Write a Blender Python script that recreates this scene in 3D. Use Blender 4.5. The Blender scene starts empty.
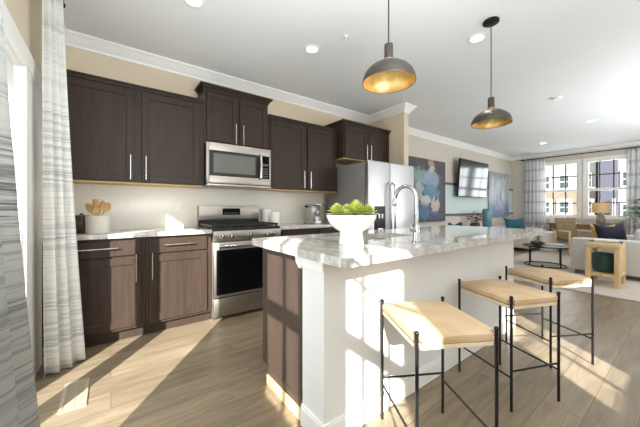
import bpy, bmesh, math, random
from mathutils import Vector, Matrix
random.seed(7)
PI = math.pi
SC = bpy.context.scene
COL = SC.collection

# ---------------------------------------------------------------- camera, world, sun, exposure
cam_d = bpy.data.cameras.new('camera')
cam = bpy.data.objects.new('camera', cam_d); COL.objects.link(cam)
cam_d.sensor_width = 36.0
cam_d.lens = 280.17 / 640 * 36.0
cam_d.shift_y = -(213.5 - 208.45) / 640
cam_d.clip_start = 0.02
cam.location = (0, 0, 1.1346)
cam.rotation_euler = (PI / 2, 0, 0.9293038 - PI / 2 + math.radians(0.0))
# forward = (cos a, sin a) with a = 0.9293 from the X axis
cam.rotation_euler = (PI / 2, 0, math.atan2(-math.cos(0.9293038), math.sin(0.9293038)))
# (a camera with zero z-turn looks along +Y; the forward is turned clockwise towards +X)
fx, fy = 0.59827, 0.80129
cam.rotation_euler = (PI / 2, 0, -math.atan2(fx, fy))
SC.camera = cam

W = bpy.data.worlds.new('world'); SC.world = W
W.use_nodes = True
bg = W.node_tree.nodes['Background']
bg.inputs['Color'].default_value = (0.90, 0.95, 1.0, 1)
bg.inputs['Strength'].default_value = 3.0

sun_d = bpy.data.lights.new('sun', 'SUN')
sun_d.energy = 20.0
sun_d.angle = math.radians(0.6)
sun_d.color = (1.0, 0.96, 0.90)
sun = bpy.data.objects.new('sun', sun_d); COL.objects.link(sun)
sv = Vector((0.615, 0.788, -0.455)).normalized()
sun.rotation_euler = sv.to_track_quat('-Z', 'Y').to_euler()
sun.location = (-6, -8, 7)

def area(name, loc, direction, sx, sy, power, color=(1, 1, 1)):
    d = bpy.data.lights.new(name, 'AREA'); d.shape = 'RECTANGLE'
    d.size = sx; d.size_y = sy; d.energy = power; d.color = color
    o = bpy.data.objects.new(name, d); COL.objects.link(o)
    o.location = loc
    o.rotation_euler = Vector(direction).to_track_quat('-Z', 'Y').to_euler()
    return o
# added fill lamps aimed up, so soft light bounces off the ceiling
area('bounce_fill_kitchen', (0.6, -0.6, 1.2), (-0.22, 0.12, 1), 2.0, 1.0, 112, (0.86, 0.935, 1.0))
area('bounce_fill_living', (6.6, -0.9, 1.1), (0, 0.25, 1), 3.6, 1.2, 96, (0.86, 0.935, 1.0))
area('fill_kitchen_side', (1.6, -2.0, 1.55), (0, 1, 0.1), 2.6, 1.6, 10, (0.92, 0.965, 1.0))  # added front fill lamp just inside the right wall
area('fill_living_side', (6.6, -2.0, 1.5), (0, 1, 0.1), 4.6, 1.8, 50, (0.92, 0.965, 1.0))  # added fill lamp for the living room, no window behind it
area('daylight_patio_door', (-0.75, 1.6, 0.8), (1, 0.1, 0.75), 0.9, 1.2, 15, (0.95, 0.98, 1.0))
area('daylight_far_window', (10.7, 1.9, 1.7), (-1, 0, 0), 1.7, 1.4, 30, (0.95, 0.98, 1.0))

SC.view_settings.view_transform = 'Standard'
SC.view_settings.look = 'None'
SC.view_settings.gamma = 1.0
SC.view_settings.use_curve_mapping = False
SC.view_settings.exposure = 0.13

# ---------------------------------------------------------------- materials
def nt(name):
    m = bpy.data.materials.new(name); m.use_nodes = True
    t = m.node_tree; b = t.nodes['Principled BSDF']
    return m, t, b
def srgb(r, g, b):
    f = lambda c: (c / 255 / 12.92) if c / 255 <= 0.04045 else ((c / 255 + 0.055) / 1.055) ** 2.4
    return (f(r), f(g), f(b), 1)
def lk(t, a, b): t.links.new(a, b)
def nd(t, kind, **kw):
    n = t.nodes.new(kind)
    for k, v in kw.items(): setattr(n, k, v)
    return n
def mth(t, op, a, b=None, c=None):
    n = t.nodes.new('ShaderNodeMath'); n.operation = op
    for i, v in enumerate((a, b, c)):
        if v is None: continue
        if hasattr(v, 'is_linked'): lk(t, v, n.inputs[i])
        else: n.inputs[i].default_value = v
    return n.outputs[0]
def ramp(t, fac, stops):
    r = t.nodes.new('ShaderNodeValToRGB'); e = r.color_ramp.elements
    while len(e) < len(stops): e.new(0.5)
    for i, (p, c) in enumerate(stops): e[i].position = p; e[i].color = c
    lk(t, fac, r.inputs[0]); return r.outputs[0]
def mixc(t, fac, a, b):
    n = t.nodes.new('ShaderNodeMix'); n.data_type = 'RGBA'
    for s, v in ((n.inputs[0], fac), (n.inputs[6], a), (n.inputs[7], b)):
        if hasattr(v, 'is_linked'): lk(t, v, s)
        else: s.default_value = v
    return n.outputs[2]
def coords(t, scale=(1, 1, 1), rot=(0, 0, 0), loc=(0, 0, 0), out='Object'):
    tc = t.nodes.new('ShaderNodeTexCoord'); mp = t.nodes.new('ShaderNodeMapping')
    mp.inputs['Scale'].default_value = scale; mp.inputs['Rotation'].default_value = rot; mp.inputs['Location'].default_value = loc
    lk(t, tc.outputs[out], mp.inputs[0]); return mp.outputs[0]
def noise(t, vec, scale, detail=3, rough=0.5, dist=0.0):
    n = t.nodes.new('ShaderNodeTexNoise'); n.inputs['Scale'].default_value = scale
    n.inputs['Detail'].default_value = detail; n.inputs['Roughness'].default_value = rough; n.inputs['Distortion'].default_value = dist
    lk(t, vec, n.inputs['Vector']); return n.outputs[0]
def bump(t, b, h, strength=0.2, dist=0.01):
    n = t.nodes.new('ShaderNodeBump'); n.inputs['Strength'].default_value = strength; n.inputs['Distance'].default_value = dist
    lk(t, h, n.inputs['Height']); lk(t, n.outputs[0], b.inputs['Normal'])
def plain(name, col, rough=0.5, metal=0.0, var=0.06, scale=6, spec=None, bmp=0.0, coat=0.0):
    m, t, b = nt(name)
    f = noise(t, coords(t), scale)
    lo = tuple(c * (1 - var) for c in col[:3]) + (1,); hi = tuple(min(1, c * (1 + var)) for c in col[:3]) + (1,)
    lk(t, ramp(t, f, [(0.3, lo), (0.7, hi)]), b.inputs['Base Color'])
    b.inputs['Roughness'].default_value = rough; b.inputs['Metallic'].default_value = metal
    if spec is not None: b.inputs['Specular IOR Level'].default_value = spec
    if coat: b.inputs['Coat Weight'].default_value = coat; b.inputs['Coat Roughness'].default_value = 0.1
    if bmp: bump(t, b, noise(t, coords(t), scale * 12), bmp, 0.004)
    return m
def emis(name, col, strength):
    m, t, b = nt(name)
    b.inputs['Base Color'].default_value = col
    b.inputs['Emission Color'].default_value = col; b.inputs['Emission Strength'].default_value = strength
    return m
def wood(name, a, c, rough=0.45, axis='X', scale=3.0, spec=0.4):
    m, t, b = nt(name)
    s = {'X': (1, 14, 14), 'Y': (14, 1, 14), 'Z': (14, 14, 1)}[axis]
    f = noise(t, coords(t, s), scale, 5, 0.6, 0.6)
    lk(t, ramp(t, f, [(0.3, a), (0.7, c)]), b.inputs['Base Color'])
    b.inputs['Roughness'].default_value = rough; b.inputs['Specular IOR Level'].default_value = spec
    bump(t, b, f, 0.08, 0.003)
    return m

M = {}
M['wall'] = plain('tan_wall_paint', srgb(220, 204, 178), 0.85, var=0.015, scale=2)
M['wall_living'] = plain('beige_wall_paint', srgb(208, 199, 187), 0.85, var=0.015, scale=2)
M['ceiling'] = plain('ceiling_paint', srgb(234, 234, 233), 0.9, var=0.01, scale=2)
M['white'] = plain('white_trim_paint', srgb(240, 238, 233), 0.4, var=0.01)
M['island_white'] = plain('island_white_paint', srgb(227, 226, 224), 0.55, var=0.01)
M['blue_panel'] = plain('pale_blue_panel_paint', srgb(202, 216, 214), 0.6, var=0.02)
M['rail_dark'] = plain('dark_rail_paint', srgb(92, 84, 78), 0.5)
M['cab'] = wood('espresso_cabinet_wood', (0.031, 0.0195, 0.0140, 1), (0.049, 0.0325, 0.0245, 1), 0.38, 'Z', 2.2, 0.25)
M['cab_island'] = wood('espresso_island_panel', (0.047, 0.031, 0.024, 1), (0.068, 0.047, 0.037, 1), 0.42, 'Z', 2.2, 0.4)
M['maple'] = wood('raw_maple_underside', srgb(205, 170, 105), srgb(225, 192, 130), 0.5, 'X')
M['steel'] = plain('brushed_stainless', (0.43, 0.395, 0.35, 1), 0.42, 1.0, 0.04, 3)
M['steel_light'] = plain('light_stainless_door', (0.60, 0.60, 0.60, 1), 0.36, 1.0, 0.03, 2)
M['steel_side'] = plain('grey_appliance_side', srgb(128, 126, 124), 0.5, 0.2)
M['nickel'] = plain('brushed_nickel', (0.72, 0.71, 0.68, 1), 0.22, 1.0, 0.02)
M['chrome'] = plain('polished_chrome', (0.52, 0.52, 0.53, 1), 0.10, 1.0, 0.01)
M['black_glass'] = plain('black_oven_glass', (0.004, 0.004, 0.005, 1), 0.1, 0.0, 0.02, spec=0.12)
M['mw_glass'] = plain('microwave_window_glass', (0.13, 0.132, 0.118, 1), 0.2, 0.0, 0.05)
M['black'] = plain('black_plastic', (0.012, 0.012, 0.013, 1), 0.35)
M['iron'] = plain('cast_iron_grate', (0.018, 0.017, 0.017, 1), 0.5, 0.3)
M['black_metal'] = plain('black_powder_coat_metal', (0.022, 0.021, 0.021, 1), 0.4, 0.6)
M['ceramic'] = plain('white_ceramic', srgb(245, 244, 242), 0.18, var=0.01)
M['crock'] = plain('grey_stoneware', srgb(205, 200, 190), 0.5, var=0.03)
M['spoon'] = wood('beech_spoon_wood', srgb(190, 145, 90), srgb(222, 182, 128), 0.5, 'Z')
M['oak'] = wood('light_oak', srgb(205, 170, 120), srgb(228, 198, 150), 0.45, 'Z')
M['walnut'] = wood('brown_walnut', srgb(110, 85, 62), srgb(140, 110, 82), 0.5, 'Y')
M['teal'] = plain('teal_velvet', srgb(24, 82, 98), 0.8, var=0.15, scale=10)
M['teal_glass'] = plain('teal_glazed_ceramic', srgb(84, 132, 142), 0.2, var=0.2, scale=9)
M['navy'] = plain('navy_fabric', srgb(22, 24, 40), 0.9, var=0.2, scale=20)
M['mustard'] = plain('mustard_fabric', srgb(186, 150, 78), 0.9, var=0.12, scale=20)
M['charcoal'] = plain('charcoal_fabric', srgb(70, 70, 72), 0.9, var=0.35, scale=30)
M['white_fabric'] = plain('off_white_fabric', srgb(228, 223, 216), 0.95, var=0.03, scale=30, bmp=0.2)
M['sofa'] = plain('oatmeal_sofa_fabric', srgb(200, 195, 189), 0.95, var=0.03, scale=40, bmp=0.25)
M['green_leather'] = plain('dark_green_leather', srgb(44, 72, 72), 0.45, var=0.15, scale=8)
M['gold_in'] = plain('gold_leaf_inside', (0.62, 0.42, 0.16, 1), 0.45, 0.85, 0.25, 18)
M['shade_out'] = plain('bronze_shade_outside', (0.085, 0.074, 0.062, 1), 0.45, 0.55, 0.25, 9)
M['copper'] = plain('copper_cap', (0.6, 0.33, 0.2, 1), 0.3, 1.0)
M['leaf'] = plain('green_leaf', srgb(62, 92, 46), 0.5, var=0.25, scale=12)
M['soil'] = plain('dark_soil', srgb(50, 42, 32), 0.95, var=0.3, scale=60)
M['flower'] = plain('red_flower', srgb(118, 30, 46), 0.7, var=0.3, scale=40)
M['pot'] = plain('dark_olive_pot', srgb(66, 62, 44), 0.5, var=0.2)
M['book_a'] = plain('grey_blue_book_cover', srgb(150, 150, 180), 0.6)
M['book_b'] = plain('white_book_cover', srgb(225, 220, 215), 0.6)
M['paper'] = plain('paper_pages', srgb(235, 228, 212), 0.8)
M['darkstone'] = plain('dark_brown_stone', srgb(70, 58, 54), 0.35, var=0.6, scale=22)
M['vent'] = plain('cream_register_enamel', srgb(158, 146, 124), 0.5)
M['plate'] = plain('white_switch_plastic', srgb(240, 238, 232), 0.35, var=0.005)
M['lamp_shade'] = plain('tan_lamp_shade', srgb(222, 186, 132), 0.8, var=0.06, scale=30)
M['lamp_base'] = plain('taupe_lamp_base', srgb(150, 132, 122), 0.4, var=0.1)
M['gold_bowl'] = plain('antique_gold', (0.35, 0.24, 0.10, 1), 0.45, 0.6, 0.3, 30)
M['siding'] = plain('pale_siding', srgb(146, 143, 138), 0.8, var=0.02)
M['slate'] = plain('slate_siding', srgb(66, 66, 78), 0.8, var=0.05)
M['ext_glass'] = plain('dark_house_window', (0.03, 0.04, 0.04, 1), 0.1, 0, 0.4, 3)
M['asphalt'] = plain('grey_pavement', srgb(150, 148, 142), 0.9, var=0.08, scale=3)
M['light'] = emis('downlight_lens', (1, 0.96, 0.88, 1), 6.0)
M['knob'] = plain('steel_knob', (0.75, 0.74, 0.72, 1), 0.2, 1.0)
M['succulent'] = plain('lime_succulent', srgb(206, 212, 116), 0.6, var=0.2, scale=25)
M['logo'] = plain('pale_grey_badge', srgb(190, 190, 190), 0.4)

def floor_mat():
    m, t, b = nt('oak_plank_floor')
    tc = coords(t)
    br = nd(t, 'ShaderNodeTexBrick'); br.offset = 0.37; br.offset_frequency = 2
    br.inputs['Scale'].default_value = 1.0; br.inputs['Brick Width'].default_value = 1.25; br.inputs['Row Height'].default_value = 0.18
    br.inputs['Mortar Size'].default_value = 0.0026; br.inputs['Mortar Smooth'].default_value = 0.3; br.inputs['Bias'].default_value = 0
    br.inputs['Color1'].default_value = (0, 0, 0, 1); br.inputs['Color2'].default_value = (1, 1, 1, 1); br.inputs['Mortar'].default_value = (0.5, 0.5, 0.5, 1)
    lk(t, tc, br.inputs['Vector'])
    sep = nd(t, 'ShaderNodeSeparateColor'); lk(t, br.outputs['Color'], sep.inputs[0])
    off = nd(t, 'ShaderNodeCombineXYZ'); lk(t, mth(t, 'MULTIPLY', sep.outputs[0], 37.0), off.inputs[0]); lk(t, mth(t, 'MULTIPLY', sep.outputs[0], 11.0), off.inputs[1])
    add = nd(t, 'ShaderNodeVectorMath'); lk(t, tc, add.inputs[0]); lk(t, off.outputs[0], add.inputs[1])
    mp = nd(t, 'ShaderNodeMapping'); mp.inputs['Scale'].default_value = (1.2, 9, 1); lk(t, add.outputs[0], mp.inputs[0])
    g = noise(t, mp.outputs[0], 2.2, 6, 0.6, 0.8)
    grain = ramp(t, g, [(0.25, srgb(114, 99, 80)), (0.5, srgb(136, 121, 100)), (0.75, srgb(154, 139, 118))])
    tone = ramp(t, sep.outputs[0], [(0, (0.80, 0.79, 0.78, 1)), (1, (1.08, 1.08, 1.08, 1))])
    mul = nd(t, 'ShaderNodeMix', data_type='RGBA', blend_type='MULTIPLY'); mul.inputs[0].default_value = 1
    lk(t, grain, mul.inputs[6]); lk(t, tone, mul.inputs[7])
    col = mixc(t, mth(t, 'MULTIPLY', br.outputs['Fac'], 0.85), mul.outputs[2], srgb(96, 80, 62))
    lk(t, col, b.inputs['Base Color'])
    b.inputs['Roughness'].default_value = 0.36; b.inputs['Specular IOR Level'].default_value = 0.45
    bump(t, b, g, 0.06, 0.003)
    return m
M['floor'] = floor_mat()

def granite_mat():
    m, t, b = nt('white_veined_granite')
    v = coords(t)
    n1 = noise(t, v, 2.6, 6, 0.62, 1.6); n2 = noise(t, v, 22, 5, 0.7, 0.4)
    base = ramp(t, n2, [(0.30, srgb(152, 148, 142)), (0.48, srgb(190, 186, 180)), (0.7, srgb(214, 210, 205))])
    vein = ramp(t, n1, [(0.44, (0, 0, 0, 1)), (0.495, (1, 1, 1, 1)), (0.505, (1, 1, 1, 1)), (0.56, (0, 0, 0, 1))])
    lk(t, mixc(t, mth(t, 'MULTIPLY', vein, 0.2), base, srgb(140, 132, 124)), b.inputs['Base Color'])
    b.inputs['Roughness'].default_value = 0.035; b.inputs['Specular IOR Level'].default_value = 0.75
    return m
M['granite'] = granite_mat()

def herring_mat():
    m, t, b = nt('white_herringbone_tile')
    v = coords(t, (1, 1, 1))
    s = nd(t, 'ShaderNodeSeparateXYZ'); lk(t, v, s.inputs[0])
    w = 0.034; n = 3.0; r2 = 0.70710678 / w
    u = mth(t, 'MULTIPLY', mth(t, 'ADD', s.outputs[0], s.outputs[2]), r2)
    q = mth(t, 'MULTIPLY', mth(t, 'SUBTRACT', s.outputs[2], s.outputs[0]), r2)
    u = mth(t, 'ADD', u, 600.0); q = mth(t, 'ADD', q, 600.0)
    i = mth(t, 'FLOOR', u); j = mth(t, 'FLOOR', q); fu = mth(t, 'FRACT', u); fq = mth(t, 'FRACT', q)
    mm = mth(t, 'FLOORED_MODULO', mth(t, 'SUBTRACT', i, j), 2 * n)
    hor = mth(t, 'LESS_THAN', mm, n - 0.5)
    def edge(p, L): return mth(t, 'MINIMUM', p, mth(t, 'SUBTRACT', L, p))
    hd = mth(t, 'MINIMUM', edge(mth(t, 'ADD', mm, fu), n), edge(fq, 1.0))
    vd = mth(t, 'MINIMUM', edge(mth(t, 'ADD', mth(t, 'SUBTRACT', 2 * n - 1, mm), fq), n), edge(fu, 1.0))
    d = mth(t, 'ADD', mth(t, 'MULTIPLY', hor, hd), mth(t, 'MULTIPLY', mth(t, 'SUBTRACT', 1.0, hor), vd))
    mr = nd(t, 'ShaderNodeMapRange'); mr.inputs[1].default_value = 0.0; mr.inputs[2].default_value = 0.16; lk(t, d, mr.inputs[0])
    mr2 = nd(t, 'ShaderNodeMapRange'); mr2.inputs[1].default_value = 0.02; mr2.inputs[2].default_value = 0.05; lk(t, d, mr2.inputs[0])
    lk(t, mixc(t, mr2.outputs[0], srgb(216, 211, 200), srgb(234, 229, 219)), b.inputs['Base Color'])
    b.inputs['Roughness'].default_value = 0.14
    bump(t, b, mr.outputs[0], 0.35, 0.003)
    return m
M['tile'] = herring_mat()

def brick_mat():
    m, t, b = nt('tan_brick_facade')
    v = coords(t, (1, 1, 1), (PI / 2, 0, PI / 2))
    br = nd(t, 'ShaderNodeTexBrick'); br.inputs['Scale'].default_value = 4.0
    br.inputs['Color1'].default_value = srgb(98, 82, 66); br.inputs['Color2'].default_value = srgb(118, 102, 84); br.inputs['Mortar'].default_value = srgb(120, 110, 98)
    tc = nd(t, 'ShaderNodeTexCoord'); sp = nd(t, 'ShaderNodeSeparateXYZ'); cb = nd(t, 'ShaderNodeCombineXYZ')
    lk(t, tc.outputs['Object'], sp.inputs[0]); lk(t, sp.outputs[1], cb.inputs[0]); lk(t, sp.outputs[2], cb.inputs[1])
    lk(t, cb.outputs[0], br.inputs['Vector']); lk(t, br.outputs['Color'], b.inputs['Base Color'])
    b.inputs['Roughness'].default_value = 0.9
    return m
M['brick'] = brick_mat()

def curtain_mat(name, base, streak, amount, transl):
    m, t, b = nt(name)
    v = coords(t, (2.0, 2.6, 78))
    n1 = noise(t, v, 1.0, 3, 0.6, 0.2)
    v2 = coords(t, (0.3, 0.5, 2.2)); n2 = noise(t, v2, 1.4, 2)
    mask = ramp(t, n2, [(0.40, (0.15, 0.15, 0.15, 1)), (0.62, (1, 1, 1, 1))])
    f = ramp(t, n1, [(0.46, (0, 0, 0, 1)), (0.58, (1, 1, 1, 1))])
    c = mixc(t, mth(t, 'MULTIPLY', mth(t, 'MULTIPLY', f, mask), amount), base, streak)
    lk(t, c, b.inputs['Base Color']); b.inputs['Roughness'].default_value = 0.95; b.inputs['Specular IOR Level'].default_value = 0.1
    tr = nd(t, 'ShaderNodeBsdfTranslucent'); lk(t, c, tr.inputs[0])
    mx = nd(t, 'ShaderNodeMixShader'); mx.inputs[0].default_value = transl
    lk(t, b.outputs[0], mx.inputs[1]); lk(t, tr.outputs[0], mx.inputs[2])
    lk(t, mx.outputs[0], t.nodes['Material Output'].inputs[0])
    return m
M['curtain'] = curtain_mat('white_streaked_linen', srgb(236, 234, 228), srgb(150, 152, 150), 0.55, 0.25)
M['curtain_shaded'] = curtain_mat('shaded_streaked_linen', srgb(176, 175, 168), srgb(92, 94, 92), 1.0, 0.2)  # same linen as the white panel, greyed to stand in for shade
def plaid_mat():
    m, t, b = nt('pale_plaid_linen')
    tc = nd(t, 'ShaderNodeTexCoord'); s = nd(t, 'ShaderNodeSeparateXYZ'); lk(t, tc.outputs['Object'], s.inputs[0])
    z = mth(t, 'FRACT', mth(t, 'MULTIPLY', s.outputs[2], 3.1)); band = mth(t, 'LESS_THAN', z, 0.22)
    c = mixc(t, mth(t, 'MULTIPLY', band, 0.45), srgb(240, 240, 240), srgb(176, 182, 188))
    lk(t, c, b.inputs['Base Color']); b.inputs['Roughness'].default_value = 0.95
    tr = nd(t, 'ShaderNodeBsdfTranslucent'); lk(t, c, tr.inputs[0])
    mx = nd(t, 'ShaderNodeMixShader'); mx.inputs[0].default_value = 0.45
    lk(t, b.outputs[0], mx.inputs[1]); lk(t, tr.outputs[0], mx.inputs[2]); lk(t, mx.outputs[0], t.nodes['Material Output'].inputs[0])
    return m
M['plaid'] = plaid_mat()

def weave_mat(name, a, c, sc=60):
    m, t, b = nt(name)
    v = coords(t)
    w1 = nd(t, 'ShaderNodeTexWave'); w1.bands_direction = 'X'; w1.inputs['Scale'].default_value = sc; w1.inputs['Distortion'].default_value = 0.5; lk(t, v, w1.inputs[0])
    w2 = nd(t, 'ShaderNodeTexWave'); w2.bands_direction = 'Y'; w2.inputs['Scale'].default_value = sc * 0.4; w2.inputs['Distortion'].default_value = 1.0; lk(t, v, w2.inputs[0])
    h = mth(t, 'MULTIPLY', w1.outputs[1], mth(t, 'ADD', 0.5, w2.outputs[1]))
    n = noise(t, v, 9, 3)
    f = mth(t, 'ADD', mth(t, 'MULTIPLY', h, 0.3), mth(t, 'MULTIPLY', n, 0.7))
    lk(t, ramp(t, f, [(0.3, a), (0.75, c)]), b.inputs['Base Color']); b.inputs['Roughness'].default_value = 0.75
    bump(t, b, h, 0.5, 0.003)
    return m
M['rush'] = weave_mat('woven_rush_seat', srgb(190, 158, 120), srgb(220, 194, 160))
M['rush_side'] = weave_mat('pale_rush_edge', srgb(214, 192, 156), srgb(234, 216, 184))
M['cane'] = weave_mat('brown_cane_weave', srgb(118, 100, 74), srgb(150, 130, 100), 90)
M['rug'] = plain('cream_rug_pile', srgb(192, 182, 170), 0.98, var=0.06, scale=14, bmp=0.4)

def glass_mat():
    m, t, b = nt('clear_window_glass')
    tr = nd(t, 'ShaderNodeBsdfTransparent'); gl = nd(t, 'ShaderNodeBsdfGlossy'); gl.inputs['Roughness'].default_value = 0.02
    fr = nd(t, 'ShaderNodeLayerWeight'); fr.inputs[0].default_value = 0.25
    n = noise(t, coords(t), 2.0); tr.inputs[0].default_value = (0.96, 0.98, 0.98, 1)
    mx = nd(t, 'ShaderNodeMixShader'); lk(t, mth(t, 'MULTIPLY', fr.outputs[1], mth(t, 'ADD', 0.12, mth(t, 'MULTIPLY', n, 0.1))), mx.inputs[0])
    lk(t, tr.outputs[0], mx.inputs[1]); lk(t, gl.outputs[0], mx.inputs[2]); lk(t, mx.outputs[0], t.nodes['Material Output'].inputs[0])
    return m
M['glass'] = glass_mat()

def screen_mat():
    m, t, b = nt('dark_glossy_screen')
    b.inputs['Base Color'].default_value = (0.012, 0.012, 0.014, 1); b.inputs['Roughness'].default_value = 0.05
    b.inputs['Specular IOR Level'].default_value = 1.0; b.inputs['IOR'].default_value = 1.5
    lk(t, mth(t, 'ADD', 0.08, mth(t, 'MULTIPLY', noise(t, coords(t), 3), 0.05)), b.inputs['Roughness'])
    return m
M['screen'] = screen_mat()

def painting(name, bgc, blobs, x0, x1, z0, z1, rough=0.7):
    m, t, b = nt(name)
    tc = nd(t, 'ShaderNodeTexCoord'); s = nd(t, 'ShaderNodeSeparateXYZ'); lk(t, tc.outputs['Object'], s.inputs[0])
    u = mth(t, 'DIVIDE', mth(t, 'SUBTRACT', s.outputs[0], x0), x1 - x0); v = mth(t, 'DIVIDE', mth(t, 'SUBTRACT', s.outputs[2], z0), z1 - z0)
    nv = coords(t, (3, 3, 3)); n1 = noise(t, nv, 1.2, 5, 0.6); n2 = noise(t, nv, 2.2, 6, 0.72, 0.8)
    col = ramp(t, n1, [(0.3, tuple(c * 0.8 for c in bgc[:3]) + (1,)), (0.7, tuple(c * 1.2 for c in bgc[:3]) + (1,))])
    for cu, cv, ru, rv, c in blobs:
        du = mth(t, 'DIVIDE', mth(t, 'SUBTRACT', u, cu), ru); dv = mth(t, 'DIVIDE', mth(t, 'SUBTRACT', v, cv), rv)
        d = mth(t, 'SQRT', mth(t, 'ADD', mth(t, 'MULTIPLY', du, du), mth(t, 'MULTIPLY', dv, dv)))
        d = mth(t, 'ADD', d, mth(t, 'MULTIPLY', mth(t, 'SUBTRACT', n2, 0.5), 2.4))
        mr = nd(t, 'ShaderNodeMapRange'); mr.inputs[1].default_value = 1.05; mr.inputs[2].default_value = 0.75; lk(t, d, mr.inputs[0])
        col = mixc(t, mth(t, 'MULTIPLY', mr.outputs[0], 0.8), col, c)
    lk(t, col, b.inputs['Base Color']); b.inputs['Roughness'].default_value = rough
    bump(t, b, n2, 0.2, 0.004)
    return m

# ---------------------------------------------------------------- mesh helpers
class MB:
    def __init__(self): self.bm = bmesh.new(); self.mi = 0
    def _tag(self, faces):
        for f in faces: f.material_index = self.mi
    def box(self, x0, x1, y0, y1, z0, z1, bev=0.0, rot=None, seg=2):
        b = bmesh.new()
        bmesh.ops.create_cube(b, size=1)
        bmesh.ops.scale(b, vec=(abs(x1 - x0), abs(y1 - y0), abs(z1 - z0)), verts=b.verts)
        if bev: bmesh.ops.bevel(b, geom=b.edges[:], offset=bev, segments=seg, affect='EDGES', profile=0.5)
        if rot is not None: bmesh.ops.transform(b, matrix=rot, verts=b.verts)
        bmesh.ops.translate(b, vec=((x0 + x1) / 2, (y0 + y1) / 2, (z0 + z1) / 2), verts=b.verts)
        self._merge(b)
    def _merge(self, b):
        for f in b.faces: f.material_index = self.mi
        me = bpy.data.meshes.new('tmp'); b.to_mesh(me); b.free()
        self.bm.from_mesh(me); bpy.data.meshes.remove(me)
    def tube(self, pts, r, seg=10, closed=False, caps=True):
        pts = [Vector(p) for p in pts]; n = len(pts); rs = r if isinstance(r, (list, tuple)) else [r] * n
        rings = []; ref = None
        for i, p in enumerate(pts):
            if closed: d = pts[(i + 1) % n] - pts[i - 1]
            else: d = pts[min(i + 1, n - 1)] - pts[max(i - 1, 0)]
            d.normalize()
            if ref is None: ref = Vector((0, 0, 1)) if abs(d.z) < 0.9 else Vector((1, 0, 0))
            a = (ref - d * ref.dot(d)).normalized(); c = d.cross(a); ref = a
            rings.append([self.bm.verts.new(p + (a * math.cos(2 * PI * k / seg) + c * math.sin(2 * PI * k / seg)) * rs[i]) for k in range(seg)])
        fs = []
        for i in range(n if closed else n - 1):
            A, B_ = rings[i], rings[(i + 1) % n]
            for k in range(seg): fs.append(self.bm.faces.new((A[k], A[(k + 1) % seg], B_[(k + 1) % seg], B_[k])))
        if caps and not closed:
            fs.append(self.bm.faces.new(rings[0][::-1])); fs.append(self.bm.faces.new(rings[-1]))
        self._tag(fs)
    def cyl(self, p0, p1, r, seg=16): self.tube([p0, p1], r, seg)
    def lathe(self, prof, c=(0, 0, 0), seg=32, closed=False, sx=1, sy=1):
        c = Vector(c); rings = []
        for r, z in prof:
            if r < 1e-6: rings.append([self.bm.verts.new(c + Vector((0, 0, z)))])
            else: rings.append([self.bm.verts.new(c + Vector((r * sx * math.cos(2 * PI * k / seg), r * sy * math.sin(2 * PI * k / seg), z))) for k in range(seg)])
        fs = []
        pairs = list(zip(rings[:-1], rings[1:])) + ([(rings[-1], rings[0])] if closed else [])
        for A, B_ in pairs:
            for k in range(seg):
                k2 = (k + 1) % seg
                if len(A) == 1 and len(B_) == 1: continue
                if len(A) == 1: fs.append(self.bm.faces.new((A[0], B_[k2], B_[k])))
                elif len(B_) == 1: fs.append(self.bm.faces.new((A[k], A[k2], B_[0])))
                else: fs.append(self.bm.faces.new((A[k], A[k2], B_[k2], B_[k])))
        self._tag(fs)
    def prism(self, poly, axis, a, b_):
        """poly: 2-D outline; axis 'X' -> (y,z) outline swept along x, 'Y' -> (x,z), 'Z' -> (x,y)."""
        def pt(p, s): return {'X': (s, p[0], p[1]), 'Y': (p[0], s, p[1]), 'Z': (p[0], p[1], s)}[axis]
        A = [self.bm.verts.new(pt(p, a)) for p in poly]; B_ = [self.bm.verts.new(pt(p, b_)) for p in poly]
        fs = [self.bm.faces.new(A), self.bm.faces.new(B_[::-1])]
        n = len(poly)
        for i in range(n): fs.append(self.bm.faces.new((A[i], B_[i], B_[(i + 1) % n], A[(i + 1) % n])))
        self._tag(fs)
    def grid(self, fn, nu, nv):
        V = [[self.bm.verts.new(fn(i / nu, j / nv)) for j in range(nv + 1)] for i in range(nu + 1)]
        fs = [self.bm.faces.new((V[i][j], V[i + 1][j], V[i + 1][j + 1], V[i][j + 1])) for i in range(nu) for j in range(nv)]
        self._tag(fs)
    def sphere(self, c, r, seg=16, rings=10, sz=1.0):
        self.lathe([(r * math.sin(PI * i / rings), -r * sz * math.cos(PI * i / rings)) for i in range(rings + 1)], c, seg)

def obj(name, mb, mats, parent=None, smooth=True, label=None):
    bm = mb.bm
    bmesh.ops.recalc_face_normals(bm, faces=bm.faces[:])
    me = bpy.data.meshes.new(name)
    bm.to_mesh(me); bm.free()
    for m in (mats if isinstance(mats, (list, tuple)) else [mats]): me.materials.append(m)
    if smooth:
        me.polygons.foreach_set('use_smooth', [True] * len(me.polygons))
        try: me.set_sharp_from_angle(angle=math.radians(35))
        except Exception: pass
    o = bpy.data.objects.new(name, me); COL.objects.link(o)
    if parent: o.parent = parent
    if label: o['label'] = label
    return o
def tag(o, label, cat, group=None, kind=None):
    o['label'] = label; o['category'] = cat
    if group: o['group'] = group
    if kind: o['kind'] = kind
    return o
def thing(name, label, cat, loc=(0, 0, 0), rotz=0.0, group=None):
    o = bpy.data.objects.new(name, None); COL.objects.link(o)
    o.empty_display_size = 0.05
    o.location = loc; o.rotation_euler = (0, 0, rotz)
    return tag(o, label, cat, group)
def struct(name, mb, m, parent=None, smooth=False):
    o = obj(name, mb, m, parent, smooth)
    if not parent: o['kind'] = 'structure'
    return o
def copy_tree(o, parent=None):
    c = o.copy(); COL.objects.link(c)
    if parent: c.parent = parent
    for ch in list(o.children): copy_tree(ch, c)
    return c
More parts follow.
